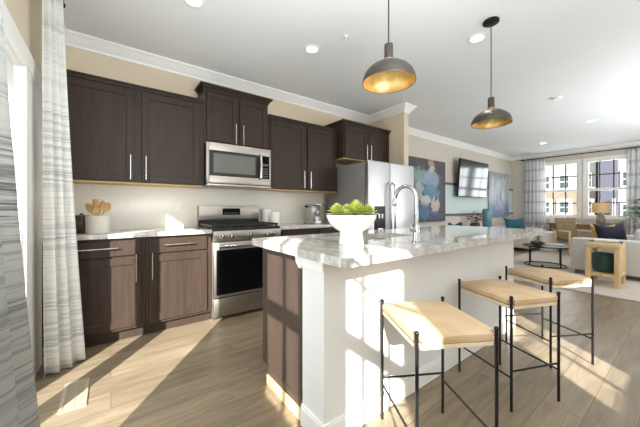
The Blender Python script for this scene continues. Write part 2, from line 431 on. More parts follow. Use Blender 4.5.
def B1(*a, **k):
    m = MB(); m.box(*a, **k); return m

# ---------------------------------------------------------------- setting
ZC, YW, XL, XF, YB, YR = 2.78, 3.537, -0.42, 10.4, 3.55, -2.2
T = 0.12
struct('floor', B1(XL - T, XF + T, YR - T, YB + T, -0.1, 0), M['floor'])
struct('ceiling', B1(XL - T, XF + T, YR - T, YB + T, ZC, ZC + 0.1), M['ceiling'])

def wall_holes(plane, a0, a1, t0, t1, holes, z1=ZC):
    """plane 'X': wall across x in [t0,t1], running along y; 'Y': along x. holes: (a,b,z0,z1)."""
    mb = MB()
    cuts = sorted(set([a0, a1] + [h[0] for h in holes] + [h[1] for h in holes]))
    for p, q in zip(cuts[:-1], cuts[1:]):
        hs = sorted([(h[2], h[3]) for h in holes if h[0] <= p + 1e-6 and h[1] >= q - 1e-6]); z = 0.0
        segs = []
        for s, e in hs:
            if s > z: segs.append((z, s))
            z = e
        if z < z1: segs.append((z, z1))
        for s, e in segs:
            if plane == 'X': mb.box(t0, t1, p, q, s, e)
            else: mb.box(p, q, t0, t1, s, e)
    return mb
DOOR = (1.06, 2.38, 0.0, 1.98)
WA = (-0.445, 0.38, 0.86, 2.1)
WBn = (-1.44, -0.695, 0.90, 2.19)
struct('wall_left', wall_holes('X', YR, YB, XL - T, XL, [DOOR, WA, WBn]), M['wall'])
struct('wall_back', B1(XL, 3.73, YW, YW + T, 0, ZC), M['wall'])
struct('wall_back_living', B1(3.73, XF, YB, YB + T, 0, ZC), M['wall_living'])
WBK = (0.22, 0.92, 1.40, 2.25)
struct('wall_right', wall_holes('Y', XL, XF, YR - T, YR, [WBK]), M['wall_living'])
FW1 = (1.937, 2.79, 0.91, 2.44); FW2 = (1.0, 1.785, 0.91, 2.44)
struct('wall_far', wall_holes('X', YR, YB, XF, XF + T, [FW1, FW2]), M['wall_living'])
struct('wall_partition', B1(3.735, 3.85, 2.77, YW + 0.01, 0, ZC), M['wall'])

# backsplash
struct('wall_backsplash', B1(XL, 2.70, YW - 0.008, YW, 0.92, 1.372), M['tile'])

# crown moulding
CR = [(0, 0), (0, -0.115), (0.012, -0.115), (0.02, -0.095), (0.05, -0.06), (0.075, -0.03), (0.09, -0.018), (0.09, 0)]
def crown_run(name, path):
    """Sweep the crown profile along a plan polyline (room on its right-hand side) with mitred corners."""
    m = MB(); P_ = [Vector(p) for p in path]; rings = []
    nrm = lambda a, b: Vector(((b - a).normalized().y, -(b - a).normalized().x))
    for i, p in enumerate(P_):
        n0 = nrm(P_[i - 1], p) if i else None; n1 = nrm(p, P_[i + 1]) if i < len(P_) - 1 else None
        if n0 is None: d = n1
        elif n1 is None: d = n0
        else: d = (n0 + n1) / (1 + n0.dot(n1))
        rings.append([m.bm.verts.new((p.x + d.x * a, p.y + d.y * a, ZC + z)) for a, z in CR])
    for A, B_ in zip(rings[:-1], rings[1:]):
        for k in range(len(CR)): m.bm.faces.new((A[k], B_[k], B_[(k + 1) % len(CR)], A[(k + 1) % len(CR)]))
    m.bm.faces.new(rings[0]); m.bm.faces.new(rings[-1][::-1])
    struct(name, m, M['white'])
crown_run('trim_1', [(XL, YR), (XL, YW), (3.735, YW), (3.735, 2.77), (3.85, 2.77), (3.85, YB), (XF, YB), (XF, YR)])
struct('baseboard_back', B1(3.85, XF, YB - 0.015, YB, 0, 0.12), M['white'])
struct('baseboard_far', B1(XF - 0.015, XF, YR, YB, 0, 0.12), M['white'])
# pale blue wall band with dark rails
struct('trim_8', B1(3.85, XF, YB - 0.012, YB, 1.0, 1.72), M['blue_panel'])
struct('trim_9', B1(3.85, XF, YB - 0.03, YB, 1.70, 1.755), M['rail_dark'])
struct('trim_10', B1(3.85, XF, YB - 0.03, YB, 0.955, 1.01), M['rail_dark'])

# windows
def window(name, plane, t, hole, cols, rows, inward, mpos=None, mull=0.02, casing=True, dark=True, rail=None, frame=0.045):
    a, b, z0, z1 = hole
    def bx(mb, p, q, s, e, lo, hi):
        if plane == 'X': mb.box(t + lo, t + hi, p, q, s, e)
        else: mb.box(p, q, t + lo, t + hi, s, e)
    root = bpy.data.objects.new(name, None); COL.objects.link(root); root['kind'] = 'structure'
    f = MB()
    bx(f, a, a + frame, z0, z1, -0.03, 0.03); bx(f, b - frame, b, z0, z1, -0.03, 0.03)
    bx(f, a + frame, b - frame, z0, z0 + frame, -0.03, 0.03); bx(f, a + frame, b - frame, z1 - frame, z1, -0.03, 0.03)
    if rail: bx(f, a + frame, b - frame, rail - 0.035, rail + 0.035, -0.025, 0.025)
    obj('window_frame', f, M['white'], root, False)
    g = MB(); bx(g, a + frame, b - frame, z0 + frame, z1 - frame, -0.003, 0.003); obj('glass_pane', g, M['glass'], root, False)
    mn = MB()
    for k in range(1, cols):
        c = mpos if mpos is not None else a + (b - a) * k / cols; bx(mn, c - mull / 2, c + mull / 2, z0 + frame, z1 - frame, -0.012, 0.012)
    for k in rows: bx(mn, a + frame, b - frame, k - mull / 2, k + mull / 2, -0.012, 0.012)
    if cols > 1 or rows: obj('muntin', mn, M['rail_dark'] if dark else M['white'], root, False)  # far window muntins coloured dark in place of their backlit shade
    if casing:
        s = inward; w = 0.06; cs = MB()
        off = -T / 2 * 0
        lo, hi = (min(s * 0.06, s * 0.075), max(s * 0.06, s * 0.075))
        bx(cs, a - w, a, z0 - w, z1 + w, lo, hi); bx(cs, b, b + w, z0 - w, z1 + w, lo, hi)
        bx(cs, a, b, z1, z1 + w, lo, hi); bx(cs, a, b, z0 - w, z0, lo, hi)
        obj('casing', cs, M['white'], root, False)
    return root
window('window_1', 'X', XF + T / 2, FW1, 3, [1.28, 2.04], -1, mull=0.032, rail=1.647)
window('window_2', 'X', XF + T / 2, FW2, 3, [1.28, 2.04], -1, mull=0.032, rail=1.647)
window('window_3', 'X', XL - T / 2, WA, 2, [], 1, mpos=-0.215, rail=1.459, dark=False, mull=0.016, frame=0.03)
window('window_4', 'X', XL - T / 2, WBn, 2, [1.87], 1, mpos=-0.934, rail=1.533, dark=False, mull=0.016, frame=0.03)
window('window_5', 'Y', YR - T / 2, WBK, 2, [1.8], 1, dark=False)

# patio door: fixed frame, stile, glass
dr = bpy.data.objects.new('door_1', None); COL.objects.link(dr); dr['kind'] = 'structure'
f = MB(); xd0, xd1 = XL - 0.10, XL - 0.03
f.box(xd0, xd1, 1.06, 1.085, 0, 1.98); f.box(xd0, xd1, 2.34, 2.36, 0, 1.98); f.box(XL - T, XL, 2.36, 2.38, 0, 1.98); f.box(XL - T, XL, 1.06, 2.36, 1.965, 1.98)
f.box(xd0, xd1, 1.86, 2.01, 0, 1.98); f.box(xd0, xd1, 1.085, 2.34, 1.82, 1.98); f.box(xd0, xd1, 1.085, 2.34, 0, 0.06)
obj('door_frame', f, M['white'], dr, False)
g = MB(); g.box(XL - 0.068, XL - 0.062, 1.085, 1.86, 0.06, 1.82); g.box(XL - 0.068, XL - 0.062, 2.01, 2.34, 0.06, 1.82)
obj('glass_pane', g, M['glass'], dr, False)
c = MB(); c.box(XL, XL + 0.018, 2.38, 2.52, 0, 2.0); c.box(XL, XL + 0.014, 2.52, 2.875, 0, 2.0); c.box(XL, XL + 0.018, 0.97, 1.06, 0, 2.0); c.box(XL, XL + 0.024, 0.97, 2.875, 1.98, 2.09)
obj('door_casing', c, M['white'], dr, False)
h = MB(); h.box(XL - 0.03, XL - 0.01, 1.92, 1.95, 0.95, 1.15, 0.006); obj('door_handle', h, M['black_metal'], dr)

# outside
gr = struct('ground', B1(-25, 40, -25, 35, -0.45, -0.35), M['asphalt'])

# ---------------------------------------------------------------- cabinets
def shaker(name, parent, x0, x1, z0, z1, yf, mat, rail=0.062, th=0.02, handle=None, hl=0.14):
    d = MB()
    d.box(x0, x0 + rail, yf, yf + th, z0, z1, 0.0025, seg=1); d.box(x1 - rail, x1, yf, yf + th, z0, z1, 0.0025, seg=1)
    d.box(x0 + rail, x1 - rail, yf, yf + th, z1 - rail, z1, 0.0025, seg=1); d.box(x0 + rail, x1 - rail, yf, yf + th, z0, z0 + rail, 0.0025, seg=1)
    d.box(x0 + rail - 0.004, x1 - rail + 0.004, yf + 0.010, yf + th - 0.002, z0 + rail - 0.004, z1 - rail + 0.004)
    o = obj(name, d, mat, parent)
    if handle: bar_handle(o, *handle, yf)
    return o
def bar_handle(parent, kind, cx, cz, L, yf):
    h = MB(); r = 0.0055
    if kind == 'v':
        h.cyl((cx, yf - 0.03, cz - L / 2), (cx, yf - 0.03, cz + L / 2), r, 10)
        for s in (-1, 1): h.cyl((cx, yf + 0.001, cz + s * L * 0.36), (cx, yf - 0.03, cz + s * L * 0.36), r * 0.8, 8)
    else:
        h.cyl((cx - L / 2, yf - 0.03, cz), (cx + L / 2, yf - 0.03, cz), r, 10)
        for s in (-1, 1): h.cyl((cx + s * L * 0.36, yf + 0.001, cz), (cx + s * L * 0.36, yf - 0.03, cz), r * 0.8, 8)
    obj('handle', h, M['nickel'], parent, label='slim brushed nickel bar handle')
def slab(name, parent, x0, x1, z0, z1, yf, mat, handle=None):
    d = MB(); d.box(x0, x1, yf, yf + 0.02, z0, z1, 0.003, seg=1)
    o = obj(name, d, mat, parent)
    if handle: bar_handle(o, *handle, yf)
def upper(name_label, x0, x1, z0, z1, yf, doors, crown, hz, group=None):
    t = thing('wall_cabinet', name_label, 'cabinet', (0, 0, 0), 0, group)
    obj('body', B1(x0, x1, yf + 0.02, YW - 0.009, z0 + 0.012, z1), M['cab'], t, False)
    obj('bottom_panel', B1(x0 + 0.01, x1 - 0.01, yf + 0.035, YW - 0.01, z0, z0 + 0.012), M['maple'], t, False, 'pale maple underside')
    for dx0, dx1, side in doors:
        hx = dx1 - 0.032 if side == 'r' else dx0 + 0.032
        shaker('door', t, dx0, dx1, z0 + 0.02, z1 - 0.025, yf, M['cab'], handle=('v', hx, hz, 0.23))
    cm = MB(); e = crown
    prof = [(0, z1 - 0.01), (-0.008, z1 - 0.01), (-0.012, z1 + 0.25 * e), (-e * 0.8, z1 + 0.75 * e), (-e * 0.8, z1 + e), (0, z1 + e)]
    yb = YW - 0.009 if z1 < 2.4 else YW - 0.10
    # front run and two returns built as stepped mouldings
    steps = [(0.010, -0.012, 0.30 * e), (0.5 * e, 0.30 * e, 0.65 * e), (0.85 * e, 0.65 * e, e)]
    for p, s0, s1 in steps: cm.box(x0 - (p if e > 0.035 else 0), x1 + (p if e > 0.035 else 0), yf + 0.02 - p, yb, z1 + s0, z1 + s1)
    obj('crown', cm, M['cab'], t, False)
    return t
upper('wide dark espresso wall cabinet left of the microwave', XL + 0.01, 0.812, 1.372, 2.285, 3.19, [(-0.40, 0.18, 'r'), (0.24, 0.765, 'l')], 0.03, 1.525)
upper('short dark wall cabinet mounted directly above the microwave', 0.815, 1.578, 1.86, 2.445, 3.19, [(0.84, 1.19, 'r'), (1.215, 1.565, 'l')], 0.055, 1.99)
upper('dark wall cabinet between the microwave and the refrigerator', 1.581, 2.715, 1.372, 2.285, 3.19, [(1.61, 2.135, 'r'), (2.175, 2.69, 'l')], 0.03, 1.525)
upper('small deep dark cabinet above the refrigerator', 2.72, 3.73, 1.87, 2.375, 3.05, [(2.745, 3.20, 'r'), (3.225, 3.71, 'l')], 0.05, 2.0)

def base_cab(label, x0, x1, dx0, dx1, hx, drawer_h=True):
    t = thing('base_cabinet', label, 'cabinet')
    obj('body', B1(x0, x1, 2.91, YW - 0.009, 0.10, 0.884), M['cab'], t, False)
    obj('toe_kick', B1(x0, x1, 2.97, 2.99, 0, 0.10), M['cab'], t, False)
    slab('drawer', t, dx0, dx1, 0.735, 0.862, 2.89, M['cab'], ('h', (dx0 + dx1) / 2, 0.805, 0.26))
    shaker('door', t, dx0, dx1, 0.125, 0.715, 2.89, M['cab'], handle=('v', hx, 0.625, 0.24))
    return t
base_cab('dark base cabinet beside the white curtain, under the utensil crock', XL + 0.01, 0.243, -0.38, 0.215, 0.175)
base_cab('dark base cabinet directly left of the range', 0.247, 0.808, 0.27, 0.765, 0.295)
t = thing('base_cabinet', 'dark base cabinet run right of the range, behind the island', 'cabinet')
obj('body', B1(1.582, 2.69, 2.91, YW - 0.009, 0.10, 0.884), M['cab'], t, False)
obj('toe_kick', B1(1.582, 2.69, 2.97, 2.99, 0, 0.10), M['cab'], t, False)
for a, b_ in ((1.61, 2.12), (2.15, 2.66)):
    slab('drawer', t, a, b_, 0.735, 0.862, 2.89, M['cab'], ('h', (a + b_) / 2, 0.80, 0.22))
    shaker('door', t, a, b_, 0.125, 0.715, 2.89, M['cab'], handle=('v', b_ - 0.04, 0.6, 0.17))
tag(obj('countertop', B1(XL + 0.005, 0.808, 2.872, YW - 0.010, 0.885, 0.922, bev=0.004), M['granite']), 'pale granite countertop left of the range', 'countertop')
tag(obj('countertop', B1(1.582, 2.69, 2.872, YW - 0.010, 0.885, 0.922, bev=0.004), M['granite']), 'pale granite countertop right of the range under white canisters', 'countertop')

# ---------------------------------------------------------------- microwave
t = thing('microwave', 'stainless over-the-range microwave with dark window and curved handle', 'microwave')
mx0, mx1, my, mz0, mz1 = 0.817, 1.576, 3.12, 1.392, 1.852
obj('body', B1(mx0, mx1, my + 0.03, YW - 0.010, mz0 + 0.01, mz1), M['black'], t, False)
obj('underside_lip', B1(mx0 + 0.004, mx1 - 0.004, my - 0.012, 3.5, mz0 - 0.012, mz0 + 0.012, 0.004), M['steel'], t)
d = MB(); dz0, dz1 = mz0 + 0.02, mz1
d.box(mx0, mx0 + 0.03, my, my + 0.03, dz0, dz1, 0.004); d.box(mx0 + 0.03, mx1 - 0.02, my, my + 0.03, dz1 - 0.085, dz1, 0.004)
d.box(mx0 + 0.03, mx1 - 0.02, my, my + 0.03, dz0, dz0 + 0.08, 0.004); d.box(mx1 - 0.02, mx1, my, my + 0.03, dz0, dz1, 0.004)
obj('front_frame', d, M['steel'], t)
dw = obj('door', B1(mx0 + 0.03, 1.435, my + 0.004, my + 0.03, dz0 + 0.08, dz1 - 0.085), M['black'], t, False)
obj('window', B1(mx0 + 0.075, 1.375, my + 0.001, my + 0.006, dz0 + 0.115, dz1 - 0.115), M['mw_glass'], dw, False, 'dark grey microwave window')
h = MB(); h.tube([(1.432, my + 0.005, dz0 + 0.07), (1.432, my - 0.03, dz0 + 0.09), (1.432, my - 0.042, (dz0 + dz1) / 2), (1.432, my - 0.03, dz1 - 0.10), (1.432, my + 0.005, dz1 - 0.08)], 0.016, 12)
obj('handle', h, M['chrome'], dw, label='curved bright vertical handle')
cp = obj('control_panel', B1(1.437, mx1 - 0.02, my + 0.004, my + 0.03, dz0 + 0.08, dz1 - 0.085), M['black_glass'], t, False)
k = MB()
for r_ in range(4):
    for c_ in range(3): k.box(1.462 + c_ * 0.028, 1.482 + c_ * 0.028, my + 0.001, my + 0.006, dz0 + 0.10 + r_ * 0.03, dz0 + 0.118 + r_ * 0.03)
obj('keypad', k, M['rail_dark'], cp, False)
obj('display', B1(1.462, 1.54, my + 0.001, my + 0.006, dz0 + 0.235, dz0 + 0.26), M['mw_glass'], cp, False)

# ---------------------------------------------------------------- range
t = thing('range', 'stainless gas range with black grates and black oven door', 'oven')
rx0, rx1, ry = 0.814, 1.576, 2.865
obj('body', B1(rx0, rx1, ry + 0.04, 3.50, 0.02, 0.905), M['steel'], t, False)
obj('cooktop', B1(rx0, rx1, ry + 0.02, 3.44, 0.905, 0.932, 0.004), M['iron'], t)
g = MB()
for gx in (0.94, 1.195, 1.45):
    w_ = 0.115
    for yy in (2.93, 3.05, 3.17, 3.29, 3.40): g.box(gx - w_, gx + w_, yy - 0.007, yy + 0.007, 0.945, 0.965)
    for xx in (-w_, 0, w_): g.box(gx + xx - 0.007, gx + xx + 0.007, 2.925, 3.405, 0.945, 0.965)
    for xx in (-w_ + 0.01, w_ - 0.01):
        for yy in (2.94, 3.39): g.box(gx + xx - 0.008, gx + xx + 0.008, yy - 0.008, yy + 0.008, 0.928, 0.95)
    for yy in (3.05, 3.29): g.cyl((gx, yy, 0.93), (gx, yy, 0.944), 0.04, 20)
obj('burner_grate', g, M['iron'], t)
bgd = obj('backguard', B1(rx0 + 0.004, rx1 - 0.004, 3.445, 3.525, 1.0, 1.17, 0.006), M['steel'], t)
obj('backguard_base', B1(rx0 + 0.008, rx1 - 0.008, 3.45, 3.52, 0.905, 1.0), M['black'], t, False)
dp = obj('display', B1(1.09, 1.31, 3.441, 3.446, 1.055, 1.135), M['black_glass'], bgd, False)
kk = MB()
for i in range(6): kk.box(1.115 + i * 0.03, 1.13 + i * 0.03, 3.439, 3.442, 1.075, 1.083)
obj('keypad', kk, M['steel_side'], dp, False)
obj('control_panel', B1(rx0, rx1, ry, ry + 0.05, 0.80, 0.905, 0.005), M['steel'], t)
for kx in (0.90, 0.99, 1.195, 1.39, 1.48):
    kb = MB(); kb.cyl((kx, ry - 0.034, 0.852), (kx, ry + 0.001, 0.852), 0.021, 20); kb.box(kx - 0.005, kx + 0.005, ry - 0.042, ry - 0.03, 0.835, 0.869, 0.002)
    obj('knob', kb, M['knob'], t)
d = MB(); d.box(rx0 + 0.005, rx1 - 0.005, ry - 0.005, ry + 0.035, 0.235, 0.79, 0.004)
od = obj('oven_door', d, M['steel'], t)
obj('window', B1(rx0 + 0.03, rx1 - 0.02, ry - 0.009, ry - 0.004, 0.262, 0.715, 0.002), M['black_glass'], od, label='black oven window')
h = MB(); h.cyl((rx0 + 0.04, ry - 0.045, 0.752), (rx1 - 0.04, ry - 0.045, 0.752), 0.014, 14)
for hx in (rx0 + 0.08, rx1 - 0.08): h.cyl((hx, ry - 0.045, 0.752), (hx, ry, 0.752), 0.010, 10)
obj('handle', h, M['chrome'], od)
lg = MB()
lg.tube([(1.36 + 0.011 * i, ry - 0.0095, 0.33 + 0.008 * math.sin(i * 1.9)) for i in range(9)], 0.0025, 6)
lg.tube([(1.358, ry - 0.0095, 0.345), (1.40, ry - 0.0095, 0.352), (1.455, ry - 0.0095, 0.343)], 0.0018, 6)
obj('badge', lg, M['logo'], od, label='small pale script badge')
obj('drawer', B1(rx0 + 0.005, rx1 - 0.005, ry - 0.005, ry + 0.035, 0.045, 0.225, 0.006), M['steel'], t)
for fx_ in (rx0 + 0.05, rx1 - 0.05):
    for fy_ in (2.95, 3.45): f = MB(); f.cyl((fx_, fy_, 0), (fx_, fy_, 0.03), 0.018, 10); obj('foot', f, M['black'], t)

# ---------------------------------------------------------------- refrigerator
t = thing('refrigerator', 'stainless side-by-side refrigerator with grey side and black dispenser', 'refrigerator')
fx0, fx1, fyf, fz = 2.725, 3.728, 2.58, 1.78
obj('body', B1(fx0, fx1, fyf + 0.075, 3.50, 0.03, fz - 0.015, 0.006), M['steel_side'], t)
d = B1(fx0, 3.16, fyf, fyf + 0.07, 0.05, fz, 0.012, seg=3); dl = obj('door', d, M['steel_light'], t)
d = B1(3.168, fx1, fyf, fyf + 0.07, 0.05, fz, 0.012, seg=3); dr_ = obj('door', d, M['steel_light'], t)
for hx, pd in ((3.125, dl), (3.205, dr_)):
    h = MB(); h.tube([(hx, fyf + 0.005, 0.70), (hx, fyf - 0.05, 0.74), (hx, fyf - 0.058, 1.1), (hx, fyf - 0.05, 1.46), (hx, fyf + 0.005, 1.50)], 0.014, 12)
    obj('handle', h, M['chrome'], pd)
dsp = obj('dispenser', B1(2.835, 3.055, fyf - 0.004, fyf + 0.003, 0.84, 1.165, 0.002), M['black'], dl, label='black water and ice dispenser')
obj('drip_tray', B1(2.88, 3.01, fyf - 0.03, fyf - 0.003, 0.84, 0.865, 0.003), M['chrome'], dl)
for hx in (2.92, 2.98): k = MB(); k.cyl((hx, fyf - 0.012, 1.0), (hx, fyf - 0.012, 1.06), 0.014); obj('spout', k, M['chrome'], dl)
f = MB(); f.box(fx0 + 0.02, fx1 - 0.02, fyf + 0.08, 3.45, 0, 0.035); obj('base_grille', f, M['black'], t, False)

# ---------------------------------------------------------------- kitchen island
t = thing('kitchen_island', 'long white kitchen island with dark cabinet end panel', 'kitchen island')
KY = 1.053; KX0, KX1 = 0.81, 3.126
obj('knee_wall', B1(KX0, KX1, KY, 1.239, 0, 0.890), M['island_white'], t, False)
b = MB()
b.box(KX0 - 0.013, KX1 + 0.013, KY - 0.013, KY, 0, 0.095); b.box(KX0 - 0.013, KX0, KY, 1.239, 0, 0.095); b.box(KX1, KX1 + 0.013, KY, 1.239, 0, 0.095)
b.box(KX0 - 0.009, KX1 + 0.009, KY - 0.009, KY, 0.095, 0.108); b.box(KX0 - 0.009, KX0, KY, 1.239, 0.095, 0.108)
obj('baseboard', b, M['white'], t, False)
c = MB(); c.box(KX0 - 0.012, KX0, KY - 0.004, 1.243, 0.835, 0.890); c.prism([(1.239, 0.89), (1.30, 0.89), (1.285, 0.85), (1.258, 0.82), (1.239, 0.82)], 'X', KX0 - 0.012, KX0 + 0.03)
obj('corner_trim', c, M['white'], t, False)
m = MB(); m.box(0.85, 3.10, 1.60, 1.76, 0.10, 0.890); m.box(0.85, 1.02, 1.239, 1.60, 0.10, 0.890); m.box(1.98, 3.10, 1.239, 1.60, 0.10, 0.890); m.box(1.02, 1.98, 1.239, 1.60, 0.10, 0.60)
obj('cabinet_body', m, M['cab'], t, False)
p = MB(); p.box(0.82, 0.85, 1.239, 1.746, 0.11, 0.880, 0.003); p.box(0.815, 0.822, 1.49, 1.494, 0.11, 0.88)
p.box(0.82, 0.85, 1.239, 1.665, 0.0, 0.11)
obj('end_panel', B1(0.82, 0.85, 1.239, 1.746, 0.11, 0.880, 0.003), M['cab_island'], t, False)
obj('end_panel_toe', B1(0.82, 0.85, 1.239, 1.665, 0.0, 0.11), M['cab_island'], t, False)
obj('shoe_moulding', B1(0.806, 0.82, 1.239, 1.668, 0.0, 0.062, 0.004), M['oak'], t, label='pale wood shoe moulding')
for i in range(4):
    a = 0.87 + i * 0.56
    shaker_back = MB(); shaker_back.box(a, a + 0.54, 1.76, 1.78, 0.125, 0.87, 0.003); obj('door', shaker_back, M['cab'], t)
obj('toe_kick', B1(0.85, 3.10, 1.66, 1.68, 0, 0.10), M['cab'], t, False)

# countertop with a rounded end and a sink cut-out
CX0, CX1, CY0, CY1, CZ0, CZ1 = 0.755, 3.31, 0.845, 1.80, 0.891, 0.932
SX0, SX1, SY0, SY1 = 1.14, 1.86, 1.27, 1.56
def round_rect(x0, x1, y0, y1, r, n=6):
    pts = []
    for cx, cy, a0 in ((x1 - r, y1 - r, 0), (x0 + r, y1 - r, 90), (x0 + r, y0 + r, 180), (x1 - r, y0 + r, 270)):
        for k in range(n + 1):
            a = math.radians(a0 + 90 * k / n); pts.append((cx + r * math.cos(a), cy + r * math.sin(a)))
    return pts
def slab_hole(outer, inner, z0, z1):
    m = MB(); bm = m.bm; n = len(outer)
    for (a, b_) in ((z0, z1),):
        O0 = [bm.verts.new((*p, a)) for p in outer]; O1 = [bm.verts.new((*p, b_)) for p in outer]
        I0 = [bm.verts.new((*p, a)) for p in inner]; I1 = [bm.verts.new((*p, b_)) for p in inner]
        for i in range(n):
            j = (i + 1) % n
            bm.faces.new((O1[i], O1[j], I1[j], I1[i])); bm.faces.new((O0[j], O0[i], I0[i], I0[j]))
            bm.faces.new((O0[i], O0[j], O1[j], O1[i])); bm.faces.new((I0[j], I0[i], I1[i], I1[j]))
    return m
tag(obj('island_countertop', slab_hole(round_rect(CX0, CX1, CY0, CY1, 0.035), round_rect(SX0, SX1, SY0, SY1, 0.05), CZ0, CZ1), M['granite']), 'glossy veined granite top of the kitchen island', 'countertop')
s = slab_hole(round_rect(SX0 - 0.02, SX1 + 0.02, SY0 - 0.02, SY1 + 0.02, 0.05), round_rect(SX0 + 0.004, SX1 - 0.004, SY0 + 0.004, SY1 - 0.004, 0.05), CZ0 - 0.006, CZ0 - 0.001)
t = thing('sink', 'undermount stainless sink set into the island countertop', 'sink')
obj('rim', s, M['steel'], t)
s = MB(); pr = round_rect(SX0 + 0.004, SX1 - 0.004, SY0 + 0.004, SY1 - 0.004, 0.05); pi = round_rect(SX0 + 0.03, SX1 - 0.03, SY0 + 0.03, SY1 - 0.03, 0.05)
A = [s.bm.verts.new((*p, CZ0 - 0.003)) for p in pr]; B_ = [s.bm.verts.new((*p, 0.70)) for p in pi]
for i in range(len(A)): j = (i + 1) % len(A); s.bm.faces.new((A[i], A[j], B_[j], B_[i]))
s.bm.faces.new(B_); obj('basin', s, M['steel'], t)
s = MB(); s.cyl((1.5, 1.41, 0.700), (1.5, 1.41, 0.704), 0.045, 24); obj('drain', s, M['chrome'], t)

# faucet
FX, FY = 1.445, 0.985
t = thing('faucet', 'tall chrome gooseneck faucet behind the island sink', 'faucet', (FX, FY, CZ1))
m = MB(); m.lathe([(0, 0), (0.03, 0), (0.03, 0.006), (0.022, 0.012), (0.019, 0.05), (0.019, 0.10), (0.015, 0.11), (0, 0.11)], seg=24); obj('base', m, M['chrome'], t)
pts = [(0, 0, 0.10), (0, 0, 0.262)]
for k in range(1, 14):
    a = PI * k / 13 * 0.97; pts.append((0, 0.076 - 0.076 * math.cos(a), 0.262 + 0.076 * math.sin(a)))
pts.append((0, pts[-1][1] + 0.001, 0.262))
m = MB(); m.tube(pts, 0.0115, 14); obj('spout', m, M['chrome'], t)
e = pts[-1]; m = MB(); m.tube([(0, e[1], e[2] + 0.005), (0, e[1] + 0.002, e[2] - 0.02), (0, e[1] + 0.003, e[2] - 0.045)], [0.013, 0.016, 0.0145], 14); obj('spray_head', m, M['chrome'], t)
m = MB(); m.cyl((-0.012, 0.0, 0.075), (-0.042, 0.004, 0.075), 0.011, 14); m.tube([(-0.036, 0.003, 0.075), (-0.042, 0.006, 0.095), (-0.05, 0.012, 0.115)], [0.008, 0.006, 0.005], 10); obj('lever', m, M['chrome'], t)

# pedestal bowl and succulents
BX, BY = 1.222, 1.30
t = thing('pedestal_bowl', 'white footed ceramic bowl on the island holding succulents', 'bowl', (BX - 0.045, BY - 0.045 + 0.0, CZ1))
t.location = (1.10, 1.175, CZ1)
prof = [(0, 0.004), (0.066, 0.004), (0.074, 0.0), (0.077, 0.006), (0.072, 0.035), (0.068, 0.065), (0.072, 0.078), (0.10, 0.094), (0.13, 0.122), (0.148, 0.155), (0.152, 0.176), (0.146, 0.178), (0.138, 0.15), (0.118, 0.12), (0.08, 0.10), (0, 0.097)]
m = MB(); m.lathe(prof, seg=48); obj('bowl_body', m, M['ceramic'], t)
m = MB(); m.lathe([(0, 0.099), (0.10, 0.12), (0.136, 0.158), (0, 0.164)], seg=32); obj('soil', m, M['soil'], t)
t.scale = (0.94, 0.94, 0.94)
bl = t.location
def succulent(name, label, loc, R, layers, mat):
    m = MB()
    for L in range(layers):
        n = 9 - L if L < 5 else 4; tilt = math.radians(12 + 68 * L / (layers - 1)); ln = R * (1 - 0.5 * L / layers)
        for k in range(n):
            a = 2 * PI * (k + 0.5 * (L % 2)) / n + L * 0.37
            dirv = Vector((math.cos(a) * math.cos(tilt), math.sin(a) * math.cos(tilt), math.sin(tilt)))
            side = Vector((-math.sin(a), math.cos(a), 0)); up = dirv.cross(side) * -1
            base = Vector((0, 0, R * 0.25 + 0.10 * R * L))
            rows = []
            for i in range(6):
                u = i / 5; wd = ln * 0.42 * math.sin(PI * min(1, 0.18 + 0.8 * u)) + 0.0005; c = base + dirv * ln * u - up * (0.25 * ln * u * u) * -0.4
                rows.append([m.bm.verts.new(c + side * wd * q + up * (0.10 * ln * (1 - u * 0.7) * h)) for q, h in ((-1, 0), (0, -1), (1, 0), (0, 1))])
            for i in range(5):
                for q in range(4): m.bm.faces.new((rows[i][q], rows[i][(q + 1) % 4], rows[i + 1][(q + 1) % 4], rows[i + 1][q]))
            m.bm.faces.new(rows[-1])
    m.tube([(0, 0, -0.004), (0, 0, R * 0.5)], R * 0.18, 8)
    o = obj(name, m, mat); o.location = loc
    return tag(o, label, 'plant', 'succulents in the white bowl')
rt_ = Vector((0.80129, -0.59827, 0)); fw_ = Vector((0.59827, 0.80129, 0))
zt = CZ1 + 0.155
for lab, a, b_, R, L in (('leftmost large lime succulent rosette in the white bowl', -0.085, -0.03, 0.062, 6), ('tallest middle lime succulent rosette in the white bowl', 0.022, -0.04, 0.072, 7),
                      ('rightmost lime succulent rosette in the white bowl', 0.095, -0.01, 0.058, 6), ('smallest succulent tucked between left and middle rosettes in the white bowl', -0.03, -0.065, 0.038, 5),
                      ('lime succulent at the back of the white bowl', -0.02, 0.07, 0.06, 6)):
    succulent('succulent', lab, tuple(bl + rt_ * a + fw_ * b_ + Vector((0, 0, 0.152))), R, L, M['succulent'])

